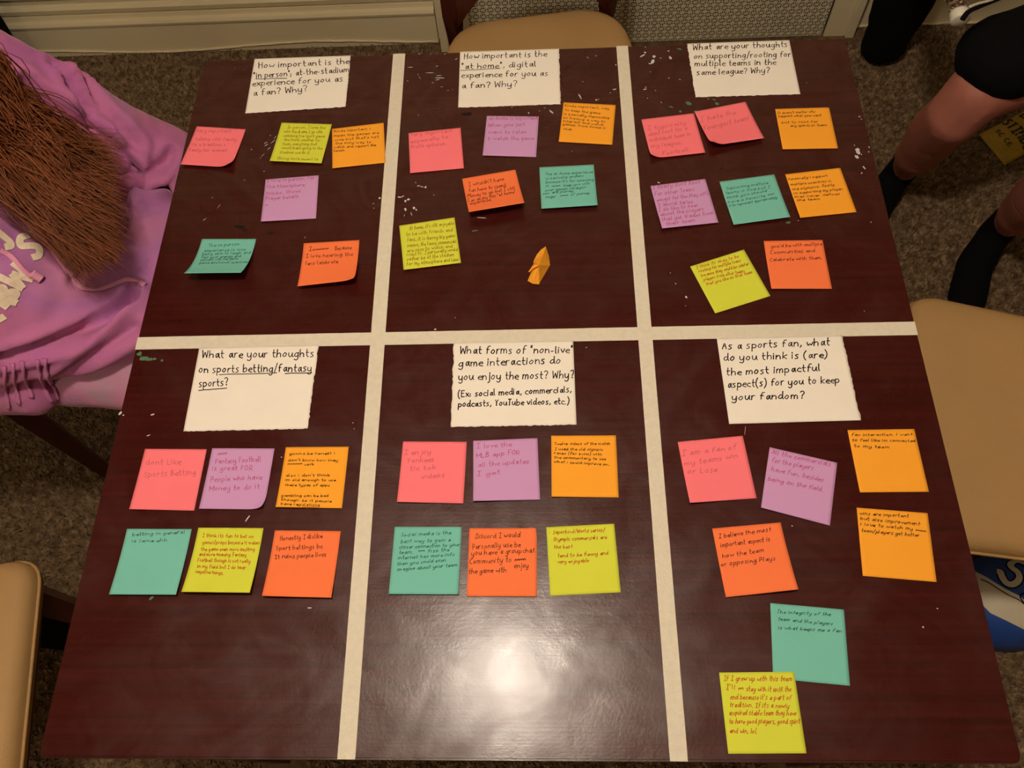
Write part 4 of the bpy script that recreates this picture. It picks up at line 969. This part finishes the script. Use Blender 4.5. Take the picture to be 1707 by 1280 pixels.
# hoodie
hood = [
  # torso, leaning towards the table, the cloth bellying out over the lap
  [(-0.86, .68, .98, .10, .17, .07), (-0.83, .68, .88, .135, .20, .12), (-0.79, .665, .76, .155, .20, .13), (-0.73, .65, .67, .165, .185, .095)],
  [(-0.74, .65, .66, .15, .185, .075), (-0.60, .66, .655, .10, .155, .05)],
  [(-0.60, .66, .66, .08, .13, .045), (-0.53, .68, .655, .05, .11, .035)],
  # left sleeve: shoulder, elbow by the table edge, forearm under the table
  [(-0.84, .82, .96, .075, .075, .07), (-0.78, .865, .86, .08, .08, .08), (-0.70, .885, .74, .081, .078, .081), (-0.62, .89, .645, .080, .072, .072), (-0.55, .885, .615, .07, .06, .058), (-0.45, .81, .60, .045, .045, .042)],
  # right sleeve
  [(-0.84, .54, .96, .075, .075, .07), (-0.82, .50, .86, .075, .075, .075), (-0.80, .50, .74, .07, .065, .07), (-0.72, .525, .668, .056, .050, .05), (-0.58, .565, .645, .055, .048, .045), (-0.45, .61, .64, .04, .04, .04)],
  # hood lying on the back
  [(-0.93, .60, 1.00, .05, .05, .05), (-0.98, .69, 1.00, .055, .06, .06), (-0.93, .78, 1.00, .05, .05, .05)],
  # waistband
  [(-0.84, .53, .58, .05, .06, .055), (-0.73, .515, .59, .035, .055, .055)],
]
grooves = [([(222, 498), (170, 532), (110, 560), (50, 585), (0, 598)], 0.009, 0.022),
           ([(235, 470), (215, 500), (180, 540), (135, 570), (80, 590), (5, 612)], 0.006, 0.008),
           ([(222, 545), (190, 570), (150, 600), (100, 625)], 0.010, 0.014),
           ([(232, 355), (245, 390), (250, 430), (246, 470)], 0.0035, 0.004),
           ([(105, 85), (135, 130), (170, 180), (200, 215), (225, 245)], 0.010, 0.018),
           ([(118, 140), (140, 175), (158, 212)], 0.011, 0.022),
           ([(60, 60), (90, 110), (125, 150), (165, 195), (180, 232)], 0.009, 0.010),
           ([(40, 140), (80, 172), (130, 205), (180, 238), (212, 268), (226, 298)], 0.010, 0.030),
           ([(228, 292), (250, 288), (272, 275), (285, 255)], 0.008, 0.014),
           ([(214, 328), (240, 322), (282, 324)], 0.014, 0.055),
           ([(212, 330), (205, 355), (200, 385)], 0.010, 0.02),
           ([(125, 415), (140, 435), (128, 455), (120, 470)], 0.007, 0.008),
           ([(0, 345), (40, 375), (80, 400)], 0.008, 0.006)]
hd = blob('hoodie', hood, 0.007, M_HOODIE, pl, 4, fold=0.007, fscale=8.0, grooves=grooves)
HT = BVHTree.FromPolygons([v.co.copy() for v in hd.data.vertices], [tuple(p.vertices) for p in hd.data.polygons])
def on_hood(px, py, off=0.004):
    h = HT.ray_cast(CAM_LOC, ray_dir(px, py).normalized())
    return (h[0]+h[1]*off) if h[0] is not None else None
def cloth_line(name, pp, rad, m, par, flat=0.5, seg=8):
    pts = [on_hood(x, y, rad*flat*0.8) for x, y in [(p.x, p.y) for p in spline([(a, b, 0) for a, b in pp], 5)]]
    pts = [p for p in pts if p is not None]
    if len(pts) < 2: return
    q = [pts[0]]
    for i in range(1, len(pts)-1): q.append((pts[i-1]+pts[i]*2+pts[i+1])/4)
    q.append(pts[-1])
    bm = bmesh.new(); tube(bm, q, rad, seg, flat); return obj(name, bm, m, par, True)
cloth_line('drawstring', [(3, 322), (30, 350), (62, 388), (92, 425), (112, 450), (130, 475), (152, 482), (182, 478), (208, 468), (226, 468), (240, 476)], 0.0042, M_CORD, hd)
cloth_line('drawstring', [(0, 418), (18, 428), (36, 450), (52, 462)], 0.0040, M_CORD, hd)
cloth_line('drawstring_tip', [(50, 456), (60, 462), (68, 467)], 0.0062, M_CORD, hd, 0.8)
# ribbed hem gathered at the hip
for i, pp in enumerate([[(62, 600), (68, 625), (76, 655), (84, 668)], [(74, 598), (80, 625), (88, 650), (94, 664)], [(20, 605), (26, 640), (32, 672)], [(36, 602), (44, 635), (52, 662)], [(6, 610), (10, 645), (16, 680)]]):
    cloth_line('hem_rib', pp, 0.0040, M_HOODIE, hd, 0.55)
# printed letters, laid on the cloth
def cloth_letters(lst):
    for (ch_, cx, cy, ux, uy, vx, vy) in lst:    # centre, vector along the line of text, vector towards letter top (photo px)
        bm = bmesh.new(); w_ = G[ch_][0]
        for st in G[ch_][1].split(';'):
            p = [Vector((int(t[0])/max(w_-1, 1)-0.5, (int(t[1], 16)-3)/7-0.5)) for t in st.split()]
            if len(p) > 2 and ch_ in 'SRCJDOB': p = smooth_poly(p)
            dense = []
            for i in range(len(p)-1):
                for k in range(5): dense.append(p[i].lerp(p[i+1], k/5))
            dense.append(p[-1]); prev = None
            pts = [on_hood(cx+q.x*ux+q.y*vx, cy+q.x*uy+q.y*vy, 0.0018) for q in dense]
            pts = [q for q in pts if q is not None]
            for i in range(len(pts)):
                d = pts[min(i+1, len(pts)-1)]-pts[max(i-1, 0)]
                if d.length < 1e-6: continue
                h = HT.find_nearest(pts[i]); nn = h[1]; sd = d.cross(nn).normalized()*0.0044
                a = bm.verts.new(pts[i]+sd); b = bm.verts.new(pts[i]-sd)
                if prev: bm.faces.new((prev[0], prev[1], b, a))
                prev = (a, b)
        if len(bm.verts) < 4: bm.free(); continue
        obj('printed_letter', bm, M_LETTER, hd, label='cracked off-white block letter')
cloth_letters([('S', 48, 412, 16, -14, -34, -30), ('R', 76, 388, 16, -16, -36, -26), ('J', 4, 400, 14, -8, -26, -22),
               ('N', 6, 498, 16, -8, -30, -20), ('E', -14, 520, 14, -8, -30, -20), ('W', 26, 462, 22, -20, -38, -24), ('B', 12, 488, 16, -10, -26, -16),
               ('E', 108, 268, 14, -14, -28, -20), ('Y', 96, 340, 12, -12, -26, -22), ('S', 84, 228, 10, -12, -22, -16)])
# trousers
blob('sweatpants', [[(-1.00, .71, .55, .13, .17, .075), (-0.80, .67, .55, .12, .17, .07)],
     [(-0.86, .59, .55, .09, .085, .075), (-0.60, .565, .555, .085, .085, .072), (-0.42, .56, .545, .075, .075, .068), (-0.37, .57, .50, .068, .068, .07), (-0.41, .58, .28, .058, .058, .058), (-0.43, .58, .11, .05, .05, .04)],
     [(-0.86, .76, .55, .09, .085, .075), (-0.60, .785, .555, .085, .085, .072), (-0.42, .78, .545, .075, .075, .068), (-0.37, .77, .50, .068, .068, .07), (-0.41, .76, .28, .058, .058, .058), (-0.43, .76, .11, .05, .05, .04)]],
     0.008, M_PANTS, pl, 6, fold=0.005, fscale=9)
for yy in (.58, .76):
    blob('shoe', [[(-0.43, yy, .05, .05, .042, .045), (-0.33, yy, .045, .05, .045, .04), (-0.26, yy, .035, .045, .042, .032)]], 0.007, M_WHITE, pl, 4)
# hair: locks from the bowed head down in front of the chest
rnd = random.Random(9); bm = bmesh.new()
side = fwd.cross(up).normalized()
def lock(pts, r0):
    q = spline(pts, 5); n = len(q)
    rr = [r0*(0.35+1.2*math.sin(min(1, (i+1)/n*1.25)*PI*0.62))*(1-(i/(n-1))**3*0.85) for i in range(n)]
    tube(bm, q, rr, 3, 0.6, cap=False)
for i in range(4600):
    th = rnd.uniform(0, 2*PI); ph = rnd.uniform(0.0, 1.5)
    d0 = (up*math.cos(ph)+(side*math.cos(th)+(-fwd)*abs(math.sin(th))*0.9)*math.sin(ph)).normalized()
    root = hc+up*0.012-fwd*0.01+d0*0.108
    if root.y > 0.745: continue
    t = rnd.random()
    tip = at(*[(132+72*t+rnd.gauss(0, 10)), (452-32*t+rnd.gauss(0, 14))+(-rnd.random()**1.6*190)], 0.76+rnd.uniform(0, 0.07))
    sgn = 1 if d0.dot(side) > 0 else -1
    ymid = 0.645+0.120*rnd.random()
    m1 = Vector((-0.665+rnd.gauss(0, .016), 0.5*ymid+0.5*root.y, 1.085+rnd.gauss(0, .012)))
    m2 = Vector((-0.640+rnd.gauss(0, .014), ymid, 0.97+rnd.gauss(0, .015)))
    m3 = Vector((-0.612+rnd.gauss(0, .012), ymid*0.55+tip.y*0.45, 0.875+rnd.gauss(0, .012)))
    m0 = root+d0*0.010+(m1-root)*0.28
    wv = Vector((rnd.gauss(0, .004), rnd.gauss(0, .006), 0))
    lock([root, m0, m1, m2+wv, m3-wv, tip], rnd.uniform(0.0006, 0.0014))
# cap of hair over the skull and down the back
for i in range(700):
    a = rnd.uniform(-1.15, 1.15); s = rnd.uniform(-1, 1)
    st = hc+fwd*0.03+up*0.115+side*s*0.03
    b1 = hc+(-fwd*0.55+up*0.6).normalized()*0.122+side*s*0.07
    b2 = hc+(-fwd).normalized()*0.118-up*0.02+side*s*0.095
    b3 = Vector((-0.90+rnd.gauss(0, .01), 0.69-s*0.10, 1.04)); b4 = Vector((-0.955+rnd.gauss(0, .012), 0.69-s*0.13, 0.86+rnd.gauss(0, .04)))
    lock([st, b1, b2, b3, b4], rnd.uniform(0.0018, 0.0034))
obj('hair', bm, M_HAIR, pl, True)
c1 = hc-fwd*0.022+up*0.016; c2 = hc-fwd*0.05-up*0.05
blob('hair_cap', [[(c1.x, c1.y, c1.z, .108, .100, .104), (c2.x, c2.y, c2.z, .085, .092, .09), (-0.90, .69, 1.04, .04, .085, .05), (-0.95, .69, .90, .025, .09, .05)]], 0.008, M_HAIR, pl, 4, fold=0.003, fscale=30)

# ---- right: person in black shorts, bare legs, black ankle socks
pr_ = thing('person', 'seated person in black shorts and black ankle socks', 'person', (0, 0, 0))
hc2 = Vector((1.18, 1.30, 1.30)); fwd2 = Vector((-0.9, -0.25, -0.35)).normalized(); up2 = Vector((-0.35, -0.05, 0.93)).normalized(); up2 = (up2-fwd2*up2.dot(fwd2)).normalized()
wr = Vector((0.815, 1.425, 0.69))
bc = head_chain(hc2, fwd2, up2, 0.108)
bc += [[(1.22, 1.30, 1.24, .06, .06, .06), (1.27, 1.30, 1.12, .06, .065, .06), (1.31, 1.28, .98, .10, .17, .10), (1.33, 1.25, .78, .10, .14, .13), (1.33, 1.22, .58, .12, .16, .08)],
       # far leg
       [(1.26, 1.30, .53, .085, .085, .075), (1.02, 1.20, .525, .075, .075, .07), (.84, 1.135, .485, .058, .058, .060), (.825, 1.135, .43, .054, .056, .055), (.845, 1.19, .33, .056, .058, .055), (.865, 1.235, .22, .050, .050, .05), (.885, 1.285, .11, .033, .033, .035), (.885, 1.295, .055, .027, .027, .030), (.835, 1.215, .032, .026, .028, .018), (.80, 1.165, .026, .026, .026, .014)],
       # near leg
       [(1.30, 1.12, .53, .085, .085, .075), (1.12, 1.02, .525, .075, .075, .07), (.985, .965, .485, .058, .058, .060), (.975, .965, .43, .055, .055, .055), (1.01, 1.01, .33, .058, .060, .055), (1.045, 1.065, .22, .050, .052, .05), (1.075, 1.115, .11, .034, .034, .035), (1.078, 1.125, .055, .032, .032, .035), (1.01, 1.03, .032, .028, .030, .020), (.99, .985, .026, .028, .028, .015)],
       # arms
       [(1.30, 1.45, 1.10, .05, .05, .05), (1.22, 1.52, .88, .042, .042, .042), (1.12, 1.50, .74, .038, .038, .038), tuple(wr)+(.026, .026, .026)],
       [(1.30, 1.11, 1.10, .05, .05, .05), (1.33, 1.02, .88, .042, .042, .042), (1.30, .99, .70, .038, .038, .038), (1.14, 1.03, .625, .027, .027, .024)]]
bc += hand_chains(wr, Vector((-0.5, -0.12, 0.15)), Vector((0.1, -0.9, -0.2)), curl=0.75)
bc += hand_chains(Vector((1.14, 1.03, .625)), Vector((-1, -0.2, -0.02)), Vector((0, 0, -1)), curl=0.3)
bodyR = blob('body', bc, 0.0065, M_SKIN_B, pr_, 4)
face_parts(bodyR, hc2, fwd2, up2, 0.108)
blob('shorts', [[(1.34, 1.24, .60, .15, .17, .12), (1.28, 1.22, .56, .14, .16, .09)],
     [(1.28, 1.31, .56, .11, .10, .085), (1.06, 1.225, .55, .105, .098, .075), (.868, 1.160, .545, .086, .086, .066)],
     [(1.30, 1.12, .56, .11, .10, .085), (1.16, 1.05, .545, .098, .095, .078)]], 0.008, M_BLACK, pr_, 6, fold=0.004, fscale=9)
blob('shirt', [[(1.28, 1.29, 1.12, .08, .10, .05), (1.31, 1.28, .98, .125, .19, .12), (1.33, 1.25, .78, .13, .17, .14), (1.34, 1.23, .64, .14, .17, .09)],
     [(1.30, 1.45, 1.08, .065, .065, .065), (1.24, 1.52, .92, .065, .065, .065)], [(1.30, 1.11, 1.08, .065, .065, .065), (1.33, 1.02, .92, .065, .065, .065)]], 0.009, mat('grey_shirt', lin(70, 72, 80), 0.9, 0.1), pr_, 6, fold=0.004, fscale=9)
for (ax, ay, hx, hy, tx, ty) in ((.885, 1.285, .885, 1.30, .79, 1.15), (1.072, 1.115, 1.068, 1.120, .985, .968)):
    blob('sock', [[(ax, ay, .125, .037, .037, .02), (hx, hy, .06, .036, .037, .04), ((hx*0.45+tx*0.55)-0.004, (hy*0.55+ty*0.45), .04, .041, .040, .031), (tx, ty, .031, .043, .042, .025)]], 0.006, M_BLACK, pr_, 3)
rnd = random.Random(3); bm = bmesh.new(); side2 = fwd2.cross(up2).normalized()
for i in range(500):
    th = rnd.uniform(0, 2*PI); ph = rnd.uniform(0, 1.45)
    d0 = (up2*math.cos(ph)+(side2*math.cos(th)-fwd2*abs(math.sin(th)))*math.sin(ph)).normalized(); root = hc2+up2*0.02-fwd2*0.012+d0*0.098
    t1 = (d0.cross(side2)).normalized(); lock([root, root+d0*0.014+t1*0.012, root+d0*0.012+t1*0.035], rnd.uniform(.003, .005))
obj('hair', bm, mat('dark_brown_hair', (0.02, 0.012, 0.008, 1), 0.5, 0.4), pr_, True)

# ================================================================= LOOSE THINGS
def orient(loc, axis, roll=0.0):
    z = Vector(axis).normalized(); q = z.to_track_quat('Z', 'Y'); return Matrix.Translation(loc) @ q.to_matrix().to_4x4() @ Matrix.Rotation(roll, 4, 'Z')
# clear bottle held upside down, cap towards the camera
bt = thing('water_bottle', 'clear plastic bottle with a white cap in the hand of the person in black shorts', 'bottle', (0, 0, 0))
mb = orient(at(1601, 34, 0.615), (0.02, 0.97, 0.22))
bm = lathe(bmesh.new(), [(0.0135, 0.018), (0.0135, 0.024), (0.0165, 0.026), (0.0165, 0.029), (0.0135, 0.032), (0.018, 0.045), (0.029, 0.065), (0.0325, 0.08), (0.0325, 0.10), (0.0315, 0.103), (0.0325, 0.106), (0.0325, 0.125), (0.0315, 0.128), (0.0325, 0.131), (0.0325, 0.19), (0.030, 0.205), (0.02, 0.208)], mtx=mb)
obj('bottle_body', bm, M_CLEAR, bt, True)
bm = bmesh.new(); prof = [(0.0145, -0.001), (0.0158, 0.0), (0.0160, 0.016), (0.0150, 0.0175)]
lathe(bm, prof, seg=36, mtx=mb); obj('cap', bm, M_WHITE, bt, True)
# strap with a pale edge, across the bottle neck
st = thing('lanyard', 'black lanyard with a cream edge beside the white bottle cap', 'lanyard', (0, 0, 0))
pp = [at(1604, 33, .655), at(1614, 20, .66), at(1628, 13, .66), at(1652, 3, .655), at(1680, -8, .65)]
bm = bmesh.new(); tube(bm, spline(pp, 4), [0.0045]*17, 8, 0.5); obj('strap', bm, M_BLACK, st, True)
pp = [at(1615, 12, .664), at(1630, 6, .664), at(1655, -1, .66), at(1680, -14, .655)]
bm = bmesh.new(); tube(bm, spline(pp, 4), 0.0026, 8, 0.6); obj('edging', bm, M_PRINT, st, True)

# black shoe half under the table
sh = thing('shoe', 'black shoe on the carpet between the near left chair and the table', 'shoe', (0, 0, 0))
blob('upper', [[(-1.06, .262, .05, .042, .036, .042), (-0.98, .254, .05, .046, .038, .042), (-0.91, .247, .042, .044, .040, .034), (-0.845, .240, .036, .036, .036, .026)]], 0.006, M_BLACK, sh, 4)
bm = bmesh.new(); prism(bm, [(-0.953+0.146*math.cos(2*PI*k/28), .251-0.10*0.146*math.cos(2*PI*k/28)+0.041*math.sin(2*PI*k/28)) for k in range(28)], 0.0, 0.014); obj('sole', bm, M_DARK, sh, True)

# tall black bag by the radiator cover
bg = thing('fabric_bag', 'tall black fabric bag standing beside the right end of the radiator cover', 'bag', (0.955, 1.745, 0))
bb_ = blob('bag_body', [[(-0.012, 0, .055, .062, .05, .055), (-0.014, 0, .20, .078, .055, .05), (-0.01, 0.01, .36, .08, .055, .05), (0.0, 0.02, .46, .062, .045, .04)]], 0.008, M_BLACK, bg, 5, fold=0.006, fscale=14)
bm = bmesh.new(); tube(bm, spline([(-0.04, 0.0, .48), (-0.03, -0.02, .56), (0.02, -0.02, .57), (0.04, 0.0, .48)], 6), 0.008, 8, 0.5); obj('handle', bm, M_BLACK, bg, True)
# small dark backpack by the wall at far left
bk = thing('backpack', 'black backpack against the wall at the far left corner', 'bag', (-1.52, 1.78, 0))
blob('bag_body', [[(0, 0, .09, .12, .07, .09), (0, 0.01, .26, .12, .065, .10), (0, 0.02, .38, .09, .05, .05)]], 0.01, M_BLACK, bk, 5, fold=0.005, fscale=12)
bm = bmesh.new(); tube(bm, spline([(-0.03, 0.0, .42), (0, -0.02, .47), (0.03, 0.0, .42)], 6), 0.008, 8, 0.5); obj('handle', bm, M_BLACK, bk, True)

# yellow printed wrapper on the carpet between the feet
yw = thing('wrapper', 'yellow printed wrapper on the carpet between the socked feet', 'wrapper', (0, 0, 0))
WQ = [at(1632, 224, .012), at(1709, 184, .012), at(1752, 231, .012), at(1675, 275, .012)]   # TL TR BR BL in the photo
bm = bmesh.new(); n = 14; gt = []; gb = []
def wq(u, v, up_=0.0):
    p = (WQ[0]*(1-u)+WQ[1]*u)*(1-v)+(WQ[3]*(1-u)+WQ[2]*u)*v
    bul = 0.012*(max(0, math.sin(PI*min(1, max(0, (u-0.12)/0.9)))) * math.sin(PI*v))**0.6 if 0.12 < u < 1 else 0
    wr_ = 0.0015*noise.noise(Vector((u*9, v*9, 1)))
    return Vector((p.x, p.y, p.z+bul+wr_+up_))
for j in range(n+1):
    gt.append([bm.verts.new(wq(i/n, j/n, 0.0008)) for i in range(n+1)]); gb.append([bm.verts.new(Vector((wq(i/n, j/n).x, wq(i/n, j/n).y, 0.0095))) for i in range(n+1)])
for j in range(n):
    for i in range(n):
        bm.faces.new((gt[j][i], gt[j+1][i], gt[j+1][i+1], gt[j][i+1])); bm.faces.new((gb[j][i], gb[j][i+1], gb[j+1][i+1], gb[j+1][i]))
for i in range(n):
    bm.faces.new((gt[0][i], gt[0][i+1], gb[0][i+1], gb[0][i])); bm.faces.new((gt[n][i+1], gt[n][i], gb[n][i], gb[n][i+1])); bm.faces.new((gt[i+1][0], gt[i][0], gb[i][0], gb[i+1][0])); bm.faces.new((gt[i][n], gt[i+1][n], gb[i+1][n], gb[i][n]))
wo = obj('wrapper_body', bm, M_YELLOW, yw, True)
class WS:
    def P(s, u, v, up=0.0): return wq(u, v, 0.0008+up)
def wrap_text(items):
    rnd = random.Random(2); m_ = mat('print_black', lin(52, 44, 30), 0.6, 0.2)
    for text, u0, v0, u1, v1, xh, wd in items:
        bm = bmesh.new()
        # text runs down the v direction, letter tops towards -u... laid in metres-like unit space
        for stt in strokes_for(text, u0*100, v0*100, u1*100, v1*100, xh, rnd, 0.0, 0.03):
            P3 = [wq(min(.98, max(.02, p.x/100)), min(.98, max(.02, p.y/100)), 0.0018) for p in stt]; prev = None
            for i, p in enumerate(P3):
                d = P3[min(i+1, len(P3)-1)]-P3[max(i-1, 0)]
                if d.length < 1e-6: continue
                d.normalize(); sd = Vector((-d.y, d.x, 0)).normalized()*wd
                a = bm.verts.new(p+sd); b = bm.verts.new(p-sd)
                if prev: bm.faces.new((prev[0], prev[1], b, a))
                prev = (a, b)
        o_ = obj('printed_letters', bm, m_, wo); o_['kind'] = 'stuff'
wrap_text([('STINBL', 0.44, 0.04, 0.44, 0.98, 11, 0.0026), ('SC CE', 0.24, 0.15, 0.24, 0.7, 4, 0.0012), ('B', 0.80, 0.1, 0.80, 0.3, 12, 0.003)])

# blue and white printed bag on the floor under the right chair
bw_ = thing('printed_bag', 'blue and white printed bag with a large S, on the floor by the right chair', 'bag', (0, 0, 0))
BX, BY, BZ = 0.875, 0.295, 0.10
def bagz(x, y):
    r = ((x-0.89)/0.112)**2+((y-0.292)/0.088)**2
    return 0.012+0.115*max(0.0, 1-r**1.6)**0.55+0.004*noise.noise(Vector((x*22, y*22, 0)))
bm = bmesh.new(); nr, na = 22, 64; rings = []
for i in range(nr+1):
    q = i/nr; ring = []
    for k in range(na):
        a = 2*PI*k/na; x = 0.89+0.112*q*math.cos(a); y = 0.292+0.088*q*math.sin(a)
        ring.append(bm.verts.new((x, y, bagz(x, y))))
    rings.append(ring)
for i in range(1, nr):
    for k in range(na): bm.faces.new((rings[i][k], rings[i][(k+1) % na], rings[i+1][(k+1) % na], rings[i+1][k]))
cv = bm.verts.new((0.89, 0.292, bagz(0.89, 0.292)))
for v in rings[0]: bm.verts.remove(v)
for k in range(na): bm.faces.new((cv, rings[1][k], rings[1][(k+1) % na]))
low = [bm.verts.new((v.co.x*0.96+0.89*0.04, v.co.y*0.96+0.292*0.04, 0.0095)) for v in rings[nr]]
for k in range(na): bm.faces.new((rings[nr][k], low[k], low[(k+1) % na], rings[nr][(k+1) % na]))
bm.faces.new(low[::-1]); bmesh.ops.recalc_face_normals(bm, faces=bm.faces)
bo = obj('bag_body', bm, M_BLUE, bw_, True)
BT = BVHTree.FromPolygons([v.co.copy() for v in bo.data.vertices], [tuple(p.vertices) for p in bo.data.polygons])
def on_bag(px, py, off=0.0008):
    h = BT.ray_cast(CAM_LOC, ray_dir(px, py).normalized()); return h[0]+h[1]*off if h[0] is not None else None
def bag_poly(name, pts, m, off, par, sub=10):
    # triangulated patch draped on the bag
    bm = bmesh.new(); xs = [p[0] for p in pts]; ys = [p[1] for p in pts]; step = 2.0
    def inside(x, y):
        c_ = False; n_ = len(pts)
        for i in range(n_):
            (x1_, y1_), (x2_, y2_) = pts[i], pts[i-1]
            if (y1_ > y) != (y2_ > y) and x < (x2_-x1_)*(y-y1_)/(y2_-y1_)+x1_: c_ = not c_
        return c_
    # scanline strips following the outline, so edges stay clean
    y = min(ys)+0.3
    prev = None
    while y < max(ys):
        xsx = []
        n_ = len(pts)
        for i in range(n_):
            (x1_, y1_), (x2_, y2_) = pts[i], pts[i-1]
            if (y1_ > y) != (y2_ > y): xsx.append((x2_-x1_)*(y-y1_)/(y2_-y1_)+x1_)
        xsx.sort()
        row = None
        if len(xsx) >= 2:
            a_, b_ = xsx[0], xsx[-1]; row = [on_bag(a_+(b_-a_)*k/sub, y, off) for k in range(sub+1)]
            if any(q is None for q in row): row = None
            else: row = [bm.verts.new(q) for q in row]
        if prev and row:
            for k in range(sub): bm.faces.new((prev[k], prev[k+1], row[k+1], row[k]))
        prev = row; y += 1.5
    return obj(name, bm, m, par, True)
Q = lambda L_: [(1600+a/6.4, 900+b/6.4) for a, b in L_]
bag_poly('white_band', Q([(150, 330), (215, 362), (290, 400), (400, 470), (500, 530), (625, 590), (760, 700), (760, 990), (640, 930), (480, 850), (330, 780), (250, 700), (180, 600)]), M_PRINT, 0.0009, bo)
def bag_line(name, L_, wd, m, off):
    q = [on_bag(p.x, p.y, off) for p in spline([(a, b, 0) for a, b in Q(L_)], 5)]; q = [p for p in q if p is not None]
    if len(q) < 2: return
    bm = bmesh.new(); prev = None
    for i in range(len(q)):
        d = q[min(i+1, len(q)-1)]-q[max(i-1, 0)]
        if d.length < 1e-6: continue
        nn = BT.find_nearest(q[i])[1]; sd = d.cross(nn).normalized()*wd
        a = bm.verts.new(q[i]+sd); b = bm.verts.new(q[i]-sd)
        if prev: bm.faces.new((prev[0], prev[1], b, a))
        prev = (a, b)
    obj(name, bm, m, bo)
SL = [(395, 335), (430, 345), (452, 400), (490, 455), (545, 478), (605, 452), (632, 400), (612, 345), (560, 305), (540, 268), (575, 238), (630, 238), (690, 262), (740, 300)]
bag_line('letter_outline', SL, 0.0078, M_BLACK, 0.0011)
bag_line('printed_letter', SL, 0.0054, M_PRINT, 0.0016)
bag_line('outline', [(225, 420), (320, 465), (420, 530), (520, 590), (625, 640), (720, 720)], 0.0009, M_BLACK, 0.0016)
bag_line('letter_outline', [(760, 560), (680, 570), (640, 600), (660, 650), (760, 760)], 0.0012, M_BLACK, 0.0018)
